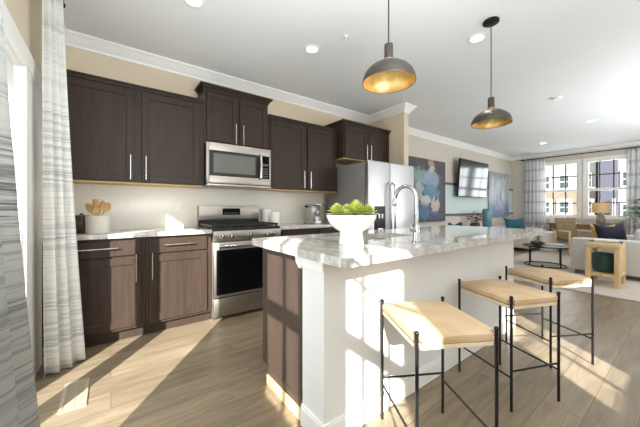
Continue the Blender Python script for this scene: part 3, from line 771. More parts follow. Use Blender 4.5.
# ---------------------------------------------------------------- bar stools
def make_stool(label):
    t = thing('bar_stool', label, 'stool', (0, 0, 0), 0, 'bar stools along the island')
    U, V_, H = 0.197, 0.172, 0.632
    m = MB()
    def top(u, v):
        x = (u * 2 - 1) * (U + 0.012); y = (v * 2 - 1) * (V_ - 0.004)
        return (x, y, 0.622 + 0.010 * (1 - (2 * u - 1) ** 6) * (1 - (2 * v - 1) ** 6))
    m.box(-U - 0.012, U + 0.012, -V_ + 0.014, V_ - 0.014, 0.590, 0.625, 0.009); m.box(-U + 0.014, U - 0.014, -V_ - 0.010, V_ + 0.010, 0.592, 0.626, 0.009)
    obj('seat', m, M['rush'], t, label='woven rush seat')
    m = MB(); m.box(-U - 0.006, U + 0.006, -V_ + 0.012, V_ - 0.012, 0.567, 0.588, 0.005); m.box(-U + 0.012, U - 0.012, -V_ - 0.006, V_ + 0.006, 0.567, 0.588, 0.005)
    obj('seat_rail', m, M['rush_side'], t, label='pale cord-wrapped rail under the seat')
    for su in (-1, 1):
        for sv_ in (-1, 1):
            m = MB(); x, y = su * (U + 0.002), sv_ * (V_ + 0.002)
            m.cyl((x, y, 0), (x, y, H), 0.0075, 10); m.sphere((x, y, H + 0.004), 0.0105, 12, 8)
            obj('leg', m, M['black_metal'], t)
    for ax, z in (('u', 0.185), ('v', 0.222)):
        for s_ in (-1, 1):
            m = MB()
            if ax == 'u': m.cyl((-U, s_ * V_, z), (U, s_ * V_, z), 0.0055, 8)
            else: m.cyl((s_ * U, -V_, z), (s_ * U, V_, z), 0.0055, 8)
            obj('stretcher', m, M['black_metal'], t)
    return t
st = make_stool('nearest woven bar stool, standing at the near end of the island')
SP = [((1.228, 0.752), 60.5, None), ((2.030, 0.732), 67.5, 'middle woven bar stool, between the nearest and the farthest stools'), ((2.755, 0.705), 61.0, 'farthest woven bar stool, at the living room end of the island')]
for i, (p, a, lab) in enumerate(SP):
    o = st if i == 0 else copy_tree(st)
    o.location = (p[0], p[1], 0); o.rotation_euler = (0, 0, math.radians(a))
    if lab: o['label'] = lab

# ---------------------------------------------------------------- pendants, downlights, ceiling bits
def make_pendant(label):
    t = thing('pendant_lamp', label, 'lamp', (0, 0, 0), 0, 'dome pendants over the island')
    m = MB(); m.lathe([(0, 0), (0.062, 0), (0.064, -0.004), (0.064, -0.018), (0.05, -0.026), (0, -0.026)], seg=32); obj('canopy', m, M['black_metal'], t)
    m = MB(); m.cyl((0, 0, -0.02), (0, 0, -0.715), 0.0042, 8); obj('cord', m, M['black'], t)
    m = MB(); m.lathe([(0, -0.675), (0.024, -0.675), (0.026, -0.68), (0.026, -0.765), (0, -0.765)], seg=20); obj('socket', m, M['shade_out'], t)
    m = MB(); m.lathe([(0, -0.765), (0.030, -0.765), (0.034, -0.778), (0.03, -0.784), (0, -0.784)], seg=20); obj('collar', m, M['copper'], t, label='copper collar')
    m = MB(); R = 0.157; Hh = 0.122; z0 = -0.902
    out = [(R * math.sin(PI / 2 * i / 14), z0 + Hh * math.cos(PI / 2 * i / 14)) for i in range(15)]
    out[0] = (0.012, z0 + Hh)
    m.lathe(out, seg=56)
    inn = [(0.975 * R * math.sin(PI / 2 * i / 14), z0 + 0.968 * Hh * math.cos(PI / 2 * i / 14)) for i in range(15)]
    m.mi = 0; m.lathe([out[-1], (R * 0.99, z0 - 0.003), inn[-1]], seg=56)
    sh = obj('shade', m, M['shade_out'], t)
    m = MB(); inn[0] = (0, inn[0][1]); m.lathe(inn, seg=56); obj('shade_lining', m, M['gold_in'], t, label='gold inside of the shade')
    m = MB(); m.sphere((0, 0, z0 + 0.092), 0.02, 16, 10); m.cyl((0, 0, z0 + 0.10), (0, 0, z0 + 0.119), 0.012, 12); obj('bulb', m, M['ceramic'], t)
    return t
pn = make_pendant('bronze dome pendant lamp above the near half of the island')
p2 = copy_tree(pn); p2['label'] = 'bronze dome pendant lamp above the far half of the island, its canopy visible'
pn.location = (1.335, 1.10, ZC + 0.012); p2.location = (2.674, 1.072, ZC)

dl0 = None
DL = [((0.528, 2.375), 'round recessed ceiling light nearest the kitchen curtain'), ((1.664, 2.366), 'round recessed ceiling light above the range side of the aisle'),
      ((2.832, 1.26), 'round recessed ceiling light beside the far pendant canopy'), ((7.237, 1.172), 'round recessed ceiling light over the sofa'), ((8.72, 2.292), 'round recessed ceiling light in front of the far window')]
for i, (p, lab) in enumerate(DL):
    if dl0 is None:
        dl0 = thing('ceiling_downlight', lab, 'ceiling light', (0, 0, 0), 0, 'recessed ceiling lights')
        m = MB(); m.lathe([(0.058, 0), (0.085, 0), (0.085, -0.004), (0.07, -0.008), (0.058, -0.006)], seg=32, closed=True); obj('trim_ring', m, M['white'], dl0)
        m = MB(); m.lathe([(0, -0.002), (0.057, -0.002), (0.057, -0.0005), (0, -0.0005)], seg=32); obj('lens', m, M['light'], dl0)
        o = dl0
    else: o = copy_tree(dl0)
    o.location = (p[0], p[1], ZC); o['label'] = lab
    ld = bpy.data.lights.new('downlight_beam', 'SPOT'); ld.energy = 28; ld.spot_size = math.radians(120); ld.spot_blend = 0.8; ld.shadow_soft_size = 0.06; ld.color = (1, 0.93, 0.82)
    lo = bpy.data.objects.new('downlight_beam', ld); COL.objects.link(lo); lo.location = (p[0], p[1], ZC - 0.03)
m = MB(); m.lathe([(0, 0), (0.03, 0), (0.03, -0.004), (0.012, -0.006), (0.008, -0.022), (0.018, -0.024), (0.018, -0.027), (0, -0.027)], seg=20)
tag(obj('sprinkler_head', m, M['white']), 'small sprinkler head on the ceiling beside the near pendant cord', 'sprinkler').location = (1.80, 1.995, ZC)
m = MB(); m.lathe([(0, 0), (0.06, 0), (0.06, -0.02), (0.05, -0.032), (0, -0.034)], seg=24)
tag(obj('smoke_detector', m, M['white']), 'small white smoke detector on the ceiling past the far pendant', 'smoke detector').location = (5.30, 1.226, ZC)

# ---------------------------------------------------------------- counter items
CT = 0.922
t = thing('utensil_crock', 'pale stoneware crock of wooden spoons on the left countertop', 'crock', (-0.088, 3.05, CT))
m = MB(); m.lathe([(0, 0), (0.078, 0), (0.084, 0.006), (0.085, 0.145), (0.083, 0.152), (0.078, 0.150), (0.077, 0.012), (0, 0.010)], seg=36); obj('crock_body', m, M['crock'], t)
def spoon(label, ang, lean, L, kind):
    m = MB(); d = Vector((math.cos(ang) * math.sin(lean), math.sin(ang) * math.sin(lean), math.cos(lean)))
    b0 = Vector((-math.cos(ang) * 0.035, -math.sin(ang) * 0.035, 0.022))
    m.tube([b0, b0 + d * L * 0.72], [0.006, 0.007], 8)
    side = Vector((0.801, -0.598, 0)); side = (side - d * side.dot(d)).normalized(); nrm = d.cross(side)
    rows = []; n = 9
    for i in range(n + 1):
        u = i / n; c = b0 + d * L * (0.68 + 0.32 * u); w_ = 0.031 * math.sqrt(max(0.02, math.sin(PI * (0.06 + 0.93 * u)))) if kind else 0.007 + 0.02 * min(1, u * 2.2)
        rows.append([m.bm.verts.new(c + side * w_ * q + nrm * (0.004 * h + (0.008 * math.sin(PI * u) if kind else 0))) for q, h in ((-1, 0), (0, -1), (1, 0), (0, 1))])
    for i in range(n):
        for q in range(4): m.bm.faces.new((rows[i][q], rows[i][(q + 1) % 4], rows[i + 1][(q + 1) % 4], rows[i + 1][q]))
    m.bm.faces.new(rows[0]); m.bm.faces.new(rows[-1])
    o = obj('wooden_spoon' if kind else 'wooden_spatula', m, M['spoon']); o.location = (-0.088, 3.05, CT)
    tag(o, label, 'utensil', 'wooden utensils in the crock')
spoon('wooden spoon leaning farthest left in the crock', 2.5, 0.52, 0.27, 1)
spoon('wooden spoon second from the left in the crock', 2.3, 0.28, 0.28, 1)
spoon('upright wooden spatula in the middle of the crock', 0.9, 0.06, 0.27, 0)
spoon('wooden spoon leaning towards the right in the crock', -0.6, 0.30, 0.27, 1)
spoon('wooden spoon leaning farthest right in the crock', -0.64, 0.50, 0.275, 1)
t = thing('canister', 'dark brown mottled canister between the curtain and the crock', 'canister', (-0.205, 3.20, CT))
m = MB(); m.lathe([(0, 0), (0.058, 0), (0.06, 0.004), (0.06, 0.13), (0, 0.13)], seg=28); obj('canister_body', m, M['darkstone'], t)
m = MB(); m.lathe([(0, 0.13), (0.062, 0.13), (0.062, 0.15), (0.05, 0.155), (0.012, 0.157), (0.012, 0.17), (0, 0.172)], seg=28); obj('lid', m, M['darkstone'], t)
for lab, x, y, h_ in (('taller white lidded canister beside the range backguard', 1.675, 3.44, 0.215), ('shorter white lidded canister in front of the taller one', 1.705, 3.255, 0.165)):
    t = thing('canister', lab, 'canister', (x, y, CT), 0, 'white canisters beside the range')
    m = MB(); m.lathe([(0, 0), (0.058, 0), (0.062, 0.006), (0.062, h_ - 0.03), (0, h_ - 0.03)], seg=32); obj('canister_body', m, M['ceramic'], t)
    m = MB(); m.lathe([(0, h_ - 0.03), (0.064, h_ - 0.03), (0.064, h_ - 0.008), (0.055, h_), (0, h_ + 0.002)], seg=32); obj('lid', m, M['ceramic'], t)
# chrome coffee machine
t = thing('espresso_machine', 'chrome and glass coffee machine on the counter left of the refrigerator', 'coffee machine', (2.36, 3.26, CT))
m = MB(); m.box(-0.13, 0.20, -0.11, 0.13, 0, 0.035, 0.006); obj('drip_tray', m, M['chrome'], t)
m = MB(); m.box(-0.09, 0.05, -0.02, 0.13, 0.035, 0.255, 0.008); obj('body', m, M['steel_light'], t)
m = MB(); m.box(-0.11, 0.22, -0.10, 0.13, 0.255, 0.275, 0.005); obj('top_plate', m, M['chrome'], t)
m = MB(); m.box(0.06, 0.19, 0.0, 0.125, 0.035, 0.25, 0.004); obj('water_tank', m, M['glass'], t)
m = MB(); m.cyl((-0.09, 0.0, 0.235), (-0.17, -0.02, 0.238), 0.007, 10); m.mi = 1; m.cyl((-0.15, -0.015, 0.237), (-0.20, -0.027, 0.239), 0.013, 12); obj('steam_lever', m, [M['chrome'], M['black']], t)
m = MB(); m.tube([(-0.02, -0.02, 0.15), (-0.02, -0.09, 0.15)], 0.03, 16); m.tube([(-0.02, -0.09, 0.15), (-0.06, -0.17, 0.145)], 0.012, 10); obj('portafilter', m, M['chrome'], t)
m = MB(); m.lathe([(0, 0), (0.028, 0), (0.038, 0.06), (0.035, 0.06), (0.026, 0.004), (0, 0.004)], (-0.02, -0.06, 0.0355), 20); obj('cup', m, M['ceramic'], t)

def outlet(label, x, z):
    t = thing('wall_outlet', label, 'outlet', (x, YW - 0.008, z))
    m = MB(); m.box(-0.036, 0.036, -0.007, 0.0, -0.058, 0.058, 0.003); obj('cover_plate', m, M['plate'], t)
    m = MB()
    for s_ in (-1, 1): m.box(-0.017, 0.017, -0.009, -0.006, s_ * 0.027 - 0.018, s_ * 0.027 + 0.018, 0.002)
    obj('socket', m, M['ceramic'], t)
outlet('white outlet on the tile backsplash left of the range', 0.62, 1.16)

t = thing('floor_register', 'cream floor heating register on the planks beside the curtain', 'vent', (-0.175, 2.26, 0))
m = MB(); m.box(-0.062, 0.062, -0.165, -0.145, 0, 0.006); m.box(-0.062, 0.062, 0.145, 0.165, 0, 0.006); m.box(-0.062, -0.045, -0.145, 0.145, 0, 0.006); m.box(0.045, 0.062, -0.145, 0.145, 0, 0.006); obj('frame', m, M['vent'], t, False)
m = MB()
for i in range(19): m.box(-0.045, 0.045, -0.14 + i * 0.0153, -0.133 + i * 0.0153, 0.001, 0.005)
m.box(-0.003, 0.003, -0.145, 0.145, 0.001, 0.0055)
obj('louvre', m, M['vent'], t, False)
obj('duct', B1(-0.045, 0.045, -0.145, 0.145, 0.0002, 0.0008), M['black'], t, False)

# ---------------------------------------------------------------- curtains
def curtain(label, top, bot, z0, z1, amp_t, amp_b, pleats, mat, axis='Y', flare=1.0, thick=0.004, group=None, nv=26, phase=0.0):
    """top/bot: ((x,y),(x,y)) ends of the hanging line at the rod and at the hem."""
    m = MB(); n = pleats * 10
    def fn(u, v):
        s = v ** flare
        p = [top[0][k] * (1 - s) + bot[0][k] * s for k in (0, 1)]; q = [top[1][k] * (1 - s) + bot[1][k] * s for k in (0, 1)]
        x = p[0] + (q[0] - p[0]) * u; y = p[1] + (q[1] - p[1]) * u
        am = amp_t + (amp_b - amp_t) * v
        w_ = math.sin(2 * PI * pleats * u + phase + 0.25 * math.sin(3.1 * v)) * am * (0.8 + 0.2 * math.sin(5 * u + 1))
        dx, dy = q[0] - p[0], q[1] - p[1]; L = math.hypot(dx, dy)
        x += -dy / L * w_; y += dx / L * w_
        return (x, y, z1 + (z0 - z1) * v + 0.006 * math.sin(9 * u) * v)
    m.grid(fn, n, nv)
    o = obj('curtain', m, mat); sm = o.modifiers.new('thickness', 'SOLIDIFY'); sm.thickness = 0.003
    return tag(o, label, 'curtain', group)
curtain('streaked linen curtain panel nearest the camera, greyed as if in shade', ((-0.25, 0.30), (-0.24, 0.92)), ((-0.23, 0.30), (-0.20, 1.45)), 0.015, 2.57, 0.026, 0.036, 6, M['curtain_shaded'], flare=1.5)
curtain('white streaked linen curtain panel beside the base cabinets', ((-0.352, 2.52), (-0.262, 2.59)), ((-0.35, 2.58), (-0.15, 2.73)), 0.012, 2.57, 0.016, 0.030, 3, M['curtain'], flare=1.2)
t = thing('curtain_rod', 'black curtain rod above the patio door', 'curtain rod', (-0.285, 0, 2.60))
m = MB(); m.cyl((0, 0.1, 0), (0, 2.70, 0), 0.011, 12); obj('rod', m, M['black_metal'], t)
m = MB(); m.sphere((0, 2.725, 0), 0.024, 16, 10); m.cyl((0, 2.685, 0), (0, 2.705, 0), 0.017, 12); obj('finial', m, M['black_metal'], t)
m = MB(); m.cyl((-0.135, 2.66, 0.0), (0, 2.66, 0.0), 0.008, 8); m.cyl((-0.135, 0.3, 0.0), (0, 0.3, 0.0), 0.008, 8); obj('bracket', m, M['black_metal'], t)
for i in range(4):
    a = 2.50 + i * 0.05; m = MB(); m.tube([(0.0, a, 0.0) if False else (0.02 * math.cos(k * PI / 8), a, 0.02 * math.sin(k * PI / 8) - 0.008) for k in range(16)], 0.003, 6, closed=True); obj('ring', m, M['black_metal'], t)
curtain('pale plaid curtain panel left of the far windows', ((10.30, 3.18), (10.30, 2.66)), ((10.30, 3.20), (10.30, 2.62)), 0.015, 2.60, 0.03, 0.045, 6, M['plaid'], group=None)
curtain('pale plaid curtain panel right of the far windows', ((10.30, 1.0), (10.30, 0.42)), ((10.30, 1.03), (10.30, 0.40)), 0.015, 2.60, 0.03, 0.045, 6, M['plaid'])
t = thing('curtain_rod', 'long dark curtain rod above the far windows', 'curtain rod', (10.30, 0, 2.635))
m = MB(); m.cyl((0, 0.3, 0), (0, 3.2, 0), 0.014, 12); obj('rod', m, M['black_metal'], t)
m = MB(); m.sphere((0, 3.23, 0), 0.03, 14, 8); obj('finial', m, M['black_metal'], t)
m = MB()
for yy in (3.1, 1.86, 0.5): m.cyl((0, yy, 0), (0.10, yy, 0), 0.01, 8)
obj('bracket', m, M['black_metal'], t)

# ---------------------------------------------------------------- living room wall
A1 = (4.86, 6.26, 0.84, 2.21)
bl1 = [(0.30, 0.72, 0.24, 0.13, srgb(140, 170, 165)), (0.60, 0.68, 0.25, 0.17, srgb(150, 172, 190)), (0.56, 0.46, 0.26, 0.17, srgb(104, 146, 172)), (0.58, 0.93, 0.11, 0.07, srgb(180, 160, 142)),
       (0.60, 0.84, 0.08, 0.06, srgb(190, 190, 180)), (0.25, 0.50, 0.14, 0.14, srgb(176, 182, 184)), (0.42, 0.33, 0.14, 0.10, srgb(206, 204, 196)), (0.70, 0.26, 0.13, 0.16, srgb(208, 200, 182)),
       (0.40, 0.16, 0.2, 0.13, srgb(92, 124, 156)), (0.16, 0.28, 0.12, 0.16, srgb(110, 140, 165)), (0.74, 0.10, 0.2, 0.08, srgb(80, 96, 122))]
t = thing('canvas_painting', 'abstract canvas with teal and blue shapes on charcoal, beside the refrigerator', 'painting')
obj('canvas', B1(A1[0], A1[1], YB - 0.06, YB - 0.031, A1[2], A1[3], 0.003), painting('abstract_shapes_paint', srgb(84, 80, 86), bl1, *A1), t, False)
A2 = (8.60, 9.98, 0.88, 2.20)
def drip():
    m, t, b = nt('drip_paint')
    n1 = noise(t, coords(t, (5, 5, 1.3)), 1.8, 6, 0.65, 0.5); n2 = noise(t, coords(t, (2, 2, 2)), 1.5, 3)
    tc = nd(t, 'ShaderNodeTexCoord'); s = nd(t, 'ShaderNodeSeparateXYZ'); lk(t, tc.outputs['Object'], s.inputs[0])
    v = mth(t, 'DIVIDE', mth(t, 'SUBTRACT', s.outputs[2], A2[2]), A2[3] - A2[2])
    v = mth(t, 'ADD', v, mth(t, 'MULTIPLY', mth(t, 'SUBTRACT', n2, 0.5), 0.5))
    base = ramp(t, v, [(0.0, srgb(104, 116, 150)), (0.28, srgb(128, 136, 162)), (0.45, srgb(158, 160, 168)), (1.0, srgb(146, 147, 151))])
    f = ramp(t, n1, [(0.36, (0, 0, 0, 1)), (0.58, (1, 1, 1, 1))])
    wv = ramp(t, v, [(0.12, (0, 0, 0, 1)), (0.4, (1, 1, 1, 1)), (0.8, (0.7, 0.7, 0.7, 1)), (1.0, (0.1, 0.1, 0.1, 1))])
    lk(t, mixc(t, mth(t, 'MULTIPLY', f, wv), base, srgb(212, 216, 222)), b.inputs['Base Color']); b.inputs['Roughness'].default_value = 0.7
    return m
t = thing('canvas_painting', 'abstract canvas of white drips over blue, right of the television', 'painting')
obj('canvas', B1(A2[0], A2[1], YB - 0.06, YB - 0.031, A2[2], A2[3], 0.003), drip(), t, False)
t = thing('television', 'black wall-mounted television tilted down between two canvases', 'television', (7.45, 3.38, 1.88))
t.rotation_euler = (math.radians(4), 0, 0)
obj('body', B1(-0.76, 0.76, 0.004, 0.045, -0.46, 0.46, 0.006), M['black'], t)
obj('screen', B1(-0.745, 0.745, 0.0, 0.005, -0.44, 0.445), M['screen'], t, False)
m = MB(); m.box(-0.2, 0.2, 0.045, 0.07, -0.15, 0.15, 0.004); m.box(-0.06, 0.06, 0.07, 0.155, -0.05, 0.05, 0.004); obj('wall_mount', m, M['black_metal'], t)

# media console and things on it
t = thing('media_console', 'low white media console under the television', 'console', (0, 0, 0))
obj('carcass', B1(5.75, 8.55, 3.12, 3.50, 0.10, 0.60, 0.005), M['white'], t)
obj('top', B1(5.73, 8.57, 3.10, 3.515, 0.60, 0.63, 0.005), M['white'], t)
for i in range(4):
    a = 5.78 + i * 0.695; obj('door', B1(a, a + 0.67, 3.102, 3.12, 0.13, 0.58, 0.004), M['white'], t)
for a in (5.85, 8.45):
    for y in (3.16, 3.46): m = MB(); m.cyl((a, y, 0), (a, y, 0.10), 0.02, 12); obj('leg', m, M['oak'], t)
t = thing('teal_pillow', 'teal pillow with upswept corners, shaped like a boat, on the media console', 'bowl', (6.30, 3.28, 0.63))  # stands for a teal pillow with pinched corners, modelled as a bowl
m = MB()
def fb(u, v):
    x = (u * 2 - 1); w_ = 0.10 * (1 - abs(x) ** 2.5) + 0.012; a = (v * 2 - 1)
    return (0.26 * x, w_ * a, 0.008 + 0.175 * abs(x) ** 1.5 + 0.045 * a * a * (1 - abs(x) ** 2))
m.grid(fb, 24, 8); o = obj('bowl_body', m, M['teal'], t); sm = o.modifiers.new('thickness', 'SOLIDIFY'); sm.thickness = 0.014; sm.offset = 0
t = thing('flower_pot', 'dark pot of red flowers on the media console', 'potted flowers', (7.27, 3.28, 0.63))
m = MB(); m.lathe([(0, 0), (0.08, 0), (0.11, 0.05), (0.115, 0.12), (0.10, 0.145), (0.09, 0.13), (0, 0.12)], seg=28); obj('pot', m, M['pot'], t)
fm = MB(); sm_ = MB(); rnd = random.Random(3)
for i in range(30):
    a = rnd.uniform(0, 2 * PI); r_ = 0.19 * math.sqrt(rnd.random()); z = 0.19 + rnd.uniform(0.02, 0.25) * (1.15 - r_ / 0.25)
    p = Vector((r_ * math.cos(a), r_ * math.sin(a), z)); sm_.tube([(p.x * 0.2, p.y * 0.2, 0.12), (p.x * 0.7, p.y * 0.7, 0.12 + (z - 0.12) * 0.6), p], 0.003, 5)
    for k in range(5):
        b_ = 2 * PI * k / 5; fm.sphere((p.x + 0.02 * math.cos(b_), p.y + 0.02 * math.sin(b_), p.z), 0.017, 8, 5, 0.6)
obj('blossom', fm, M['flower'], t); obj('stem', sm_, M['leaf'], t)
m = MB(); m.lathe([(0, 0), (0.095, 0), (0.105, 0.02), (0.112, 0.2), (0.112, 0.42), (0.104, 0.47), (0.085, 0.49), (0.08, 0.50), (0.072, 0.49), (0.085, 0.45), (0.095, 0.3), (0, 0.02)], seg=32)
o = obj('vase', m, M['teal_glass']); o.location = (7.93, 3.28, 0.63); tag(o, 'tall teal vase on the media console beside the blue canvas', 'vase')

# ---------------------------------------------------------------- living room furniture
o = obj('rug', B1(5.12, 9.4, -0.6, 2.54, 0.001, 0.012, 0.004), M['rug']); tag(o, 'cream rug on the living room floor', 'rug')
def cushion(name, label, loc, w_, h_, th, mat, rz, tilt, group=None, pinch=0.06):
    m = MB()
    def side(s):
        def fn(u, v):
            a, b_ = u * 2 - 1, v * 2 - 1
            ed = (1 - abs(a) ** 2.4) * (1 - abs(b_) ** 2.4)
            px = a * w_ / 2 * (1 - pinch * (1 - abs(b_) ** 2) * abs(a)); pz = b_ * h_ / 2 * (1 - pinch * 1.6 * (1 - abs(a) ** 2) * abs(b_))
            return (px, s * th / 2 * max(0, ed) ** 0.55, pz + h_ / 2)
        return fn
    m.grid(side(1), 16, 16); m.grid(side(-1), 16, 16)
    bmesh.ops.remove_doubles(m.bm, verts=m.bm.verts[:], dist=0.0005)
    o = obj(name, m, mat); o.location = loc; o.rotation_euler = (tilt, 0, rz)
    return tag(o, label, 'pillow', group)
# sofa (its arm towards the kitchen)
t = thing('sofa', 'off-white upholstered sofa, its arm end behind the oak side table', 'sofa')
obj('arm', B1(6.45, 6.68, 0.34, 1.31, 0.08, 0.628, 0.03, seg=3), M['sofa'], t); obj('arm', B1(8.25, 8.45, 0.34, 1.31, 0.08, 0.60, 0.03, seg=3), M['sofa'], t)
obj('base', B1(6.66, 8.27, 0.36, 1.29, 0.08, 0.30, 0.015), M['sofa'], t); obj('backrest', B1(6.66, 8.27, 0.34, 0.58, 0.28, 0.80, 0.05, seg=3), M['sofa'], t)
for a in (6.69, 7.475): obj('seat_cushion', B1(a, a + 0.77, 0.57, 1.30, 0.30, 0.44, 0.04, seg=3), M['sofa'], t)
for a in (6.52, 8.38):
    for y in (0.5, 1.24): m = MB(); m.cyl((a, y, 0.012), (a, y, 0.09), 0.025, 12); obj('leg', m, M['walnut'], t)
cushion('pillow', 'dark navy pillow nearest the sofa arm', (7.04, 0.84, 0.445), 0.54, 0.44, 0.18, M['navy'], math.radians(-38), math.radians(-16), pinch=0.16)
cushion('pillow', 'mustard pillow behind the dark navy pillow', (7.44, 1.0, 0.445), 0.44, 0.40, 0.14, M['mustard'], math.radians(-44), math.radians(-12), pinch=0.14)
cushion('pillow', 'charcoal pillow behind the mustard pillow', (7.84, 0.92, 0.445), 0.46, 0.46, 0.14, M['charcoal'], math.radians(-44), math.radians(-12), pinch=0.14)
# oak side table
t = thing('side_table', 'light oak cube side table beside the sofa arm', 'table', (0, 0, 0))
sx0, sx1, sy0, sy1 = 5.67, 6.20, 0.625, 0.985
for a in (sx0, sx1 - 0.06):
    for y in (sy0, sy1 - 0.06): obj('leg', B1(a, a + 0.06, y, y + 0.06, 0.013, 0.56, 0.006), M['oak'], t)
obj('tabletop', B1(sx0, sx1, sy0, sy1, 0.56, 0.62, 0.008), M['oak'], t)
obj('shelf', B1(sx0 + 0.004, sx1 - 0.004, sy0 + 0.004, sy1 - 0.004, 0.15, 0.19, 0.006), M['oak'], t)
obj('side_panel', B1(sx0 + 0.06, sx1 - 0.06, sy0 + 0.01, sy0 + 0.04, 0.19, 0.56, 0.004), M['oak'], t)
t = thing('storage_basket', 'dark green leather basket with lid on the side table shelf', 'basket', (5.935, 0.815, 0.1905))
t.scale = (1.0, 1.0, 1.15)
m = MB(); m.lathe([(0, 0), (0.115, 0), (0.132, 0.02), (0.14, 0.12), (0.136, 0.20), (0, 0.20)], seg=36); obj('basket_body', m, M['green_leather'], t)
m = MB(); m.lathe([(0, 0.20), (0.139, 0.20), (0.142, 0.215), (0.127, 0.238), (0.05, 0.248), (0, 0.25)], seg=36); obj('lid', m, M['green_leather'], t)
t = thing('book', 'large grey book lying on the side table top', 'book', (5.93, 0.80, 0.6205), 0.05)
obj('cover', B1(-0.14, 0.14, -0.17, 0.17, 0, 0.022, 0.002), M['charcoal'], t); obj('pages', B1(-0.142, 0.136, -0.166, 0.166, 0.004, 0.018), M['paper'], t, False)
t = thing('book', 'white book lying on the large grey book', 'book', (5.94, 0.80, 0.643), 0.15)
obj('cover', B1(-0.11, 0.11, -0.13, 0.13, 0, 0.022, 0.002), M['book_b'], t); obj('pages', B1(-0.112, 0.106, -0.126, 0.126, 0.004, 0.018), M['paper'], t, False)
# coffee table
t = thing('coffee_table', 'round black metal coffee table with ring base on the rug', 'table', (6.88, 1.78, 0.012))
m = MB(); m.lathe([(0, 0.375), (0.355, 0.375), (0.36, 0.38), (0.36, 0.397), (0, 0.397)], seg=48); obj('tabletop', m, M['black_metal'], t)
for k in range(4):
    a = PI / 4 + k * PI / 2 + 0.25; m = MB(); m.cyl((0.33 * math.cos(a), 0.33 * math.sin(a), 0.008), (0.33 * math.cos(a), 0.33 * math.sin(a), 0.376), 0.011, 10); obj('leg', m, M['black_metal'], t)
m = MB(); m.tube([(0.33 * math.cos(2 * PI * k / 40), 0.33 * math.sin(2 * PI * k / 40), 0.011) for k in range(40)], 0.011, 8, closed=True); obj('base_ring', m, M['black_metal'], t)
TZ = 0.4095
t = thing('decor_bowl', 'antique gold bowl with beads on the coffee table', 'bowl', (6.72, 1.86, TZ))
m = MB(); m.lathe([(0, 0), (0.06, 0), (0.10, 0.03), (0.13, 0.07), (0.122, 0.07), (0.09, 0.036), (0, 0.012)], seg=28); obj('bowl_body', m, M['gold_bowl'], t)
m = MB()
for k in range(9): a = k * 0.7; m.sphere((0.055 * math.cos(a) * (k % 3) / 1.4, 0.055 * math.sin(a) * (k % 3) / 1.4, 0.055 + 0.012 * (k % 2)), 0.03, 10, 7)
obj('beads', m, M['pot'], t)
t = thing('book', 'grey-blue book lying on the coffee table', 'book', (6.98, 1.66, TZ), 0.4)
obj('cover', B1(-0.12, 0.12, -0.15, 0.15, 0, 0.03, 0.002), M['book_a'], t); obj('pages', B1(-0.122, 0.115, -0.146, 0.146, 0.004, 0.026), M['paper'], t, False)
# white boucle pouf
o = MB(); o.lathe([(0, 0), (0.17, 0), (0.20, 0.03), (0.215, 0.15), (0.215, 0.48), (0.20, 0.56), (0.15, 0.595), (0, 0.605)], seg=40)
o = obj('pouf', o, M['white_fabric']); o.location = (9.30, 2.34, 0.012); o.scale = (0.85, 0.85, 0.86); tag(o, 'round white pouf beside the cane armchair', 'pouf')
# cane armchair
t = thing('armchair', 'brown cane-back armchair with wooden arms behind the sofa end', 'chair', (8.95, 1.76, 0.012), math.radians(48))
t.scale = (0.86, 0.86, 0.97)
m = MB(); m.box(-0.28, 0.26, -0.27, 0.27, 0.33, 0.42, 0.025); obj('seat', m, M['cane'], t)
R_ = Matrix.Rotation(math.radians(14), 4, 'Y')
m = MB(); m.box(0.22, 0.27, -0.27, 0.27, 0.36, 0.92, 0.02, rot=R_); obj('backrest', m, M['cane'], t)
for s_ in (-1, 1):
    m = MB(); m.box(-0.30, 0.28, s_ * 0.30 - 0.025, s_ * 0.30 + 0.025, 0.58, 0.61, 0.01); obj('arm', m, M['oak'], t)
    for x in (-0.27, 0.25):
        m = MB(); m.box(x - 0.02, x + 0.02, s_ * 0.30 - 0.02, s_ * 0.30 + 0.02, 0, 0.59, 0.006); obj('leg', m, M['oak'], t)
# accent chair under the blue canvas with pillows
t = thing('accent_chair', 'low off-white accent chair below the blue drip canvas', 'chair', (9.25, 2.95, 0), math.radians(0))
obj('base', B1(-0.55, 0.55, -0.38, 0.40, 0.08, 0.40, 0.03, seg=3), M['sofa'], t); obj('backrest', B1(-0.55, 0.55, 0.28, 0.48, 0.36, 0.66, 0.04, seg=3), M['sofa'], t)
obj('arm', B1(0.42, 0.58, -0.38, 0.46, 0.10, 0.58, 0.03, seg=3), M['sofa'], t); obj('seat_cushion', B1(-0.54, 0.41, -0.36, 0.28, 0.40, 0.48, 0.03, seg=3), M['sofa'], t)
for a in (-0.48, 0.48):
    for y in (-0.3, 0.4): m = MB(); m.cyl((a, y, 0), (a, y, 0.09), 0.02, 10); obj('leg', m, M['walnut'], t)
cushion('pillow', 'wide teal pillow on the low accent chair', (8.92, 2.95, 0.482), 0.70, 0.42, 0.15, M['teal'], math.radians(-28), math.radians(-10), pinch=0.22)
cushion('pillow', 'white pillow behind the wide teal pillow', (9.36, 3.10, 0.482), 0.44, 0.30, 0.12, M['white_fabric'], math.radians(-20), math.radians(-12))
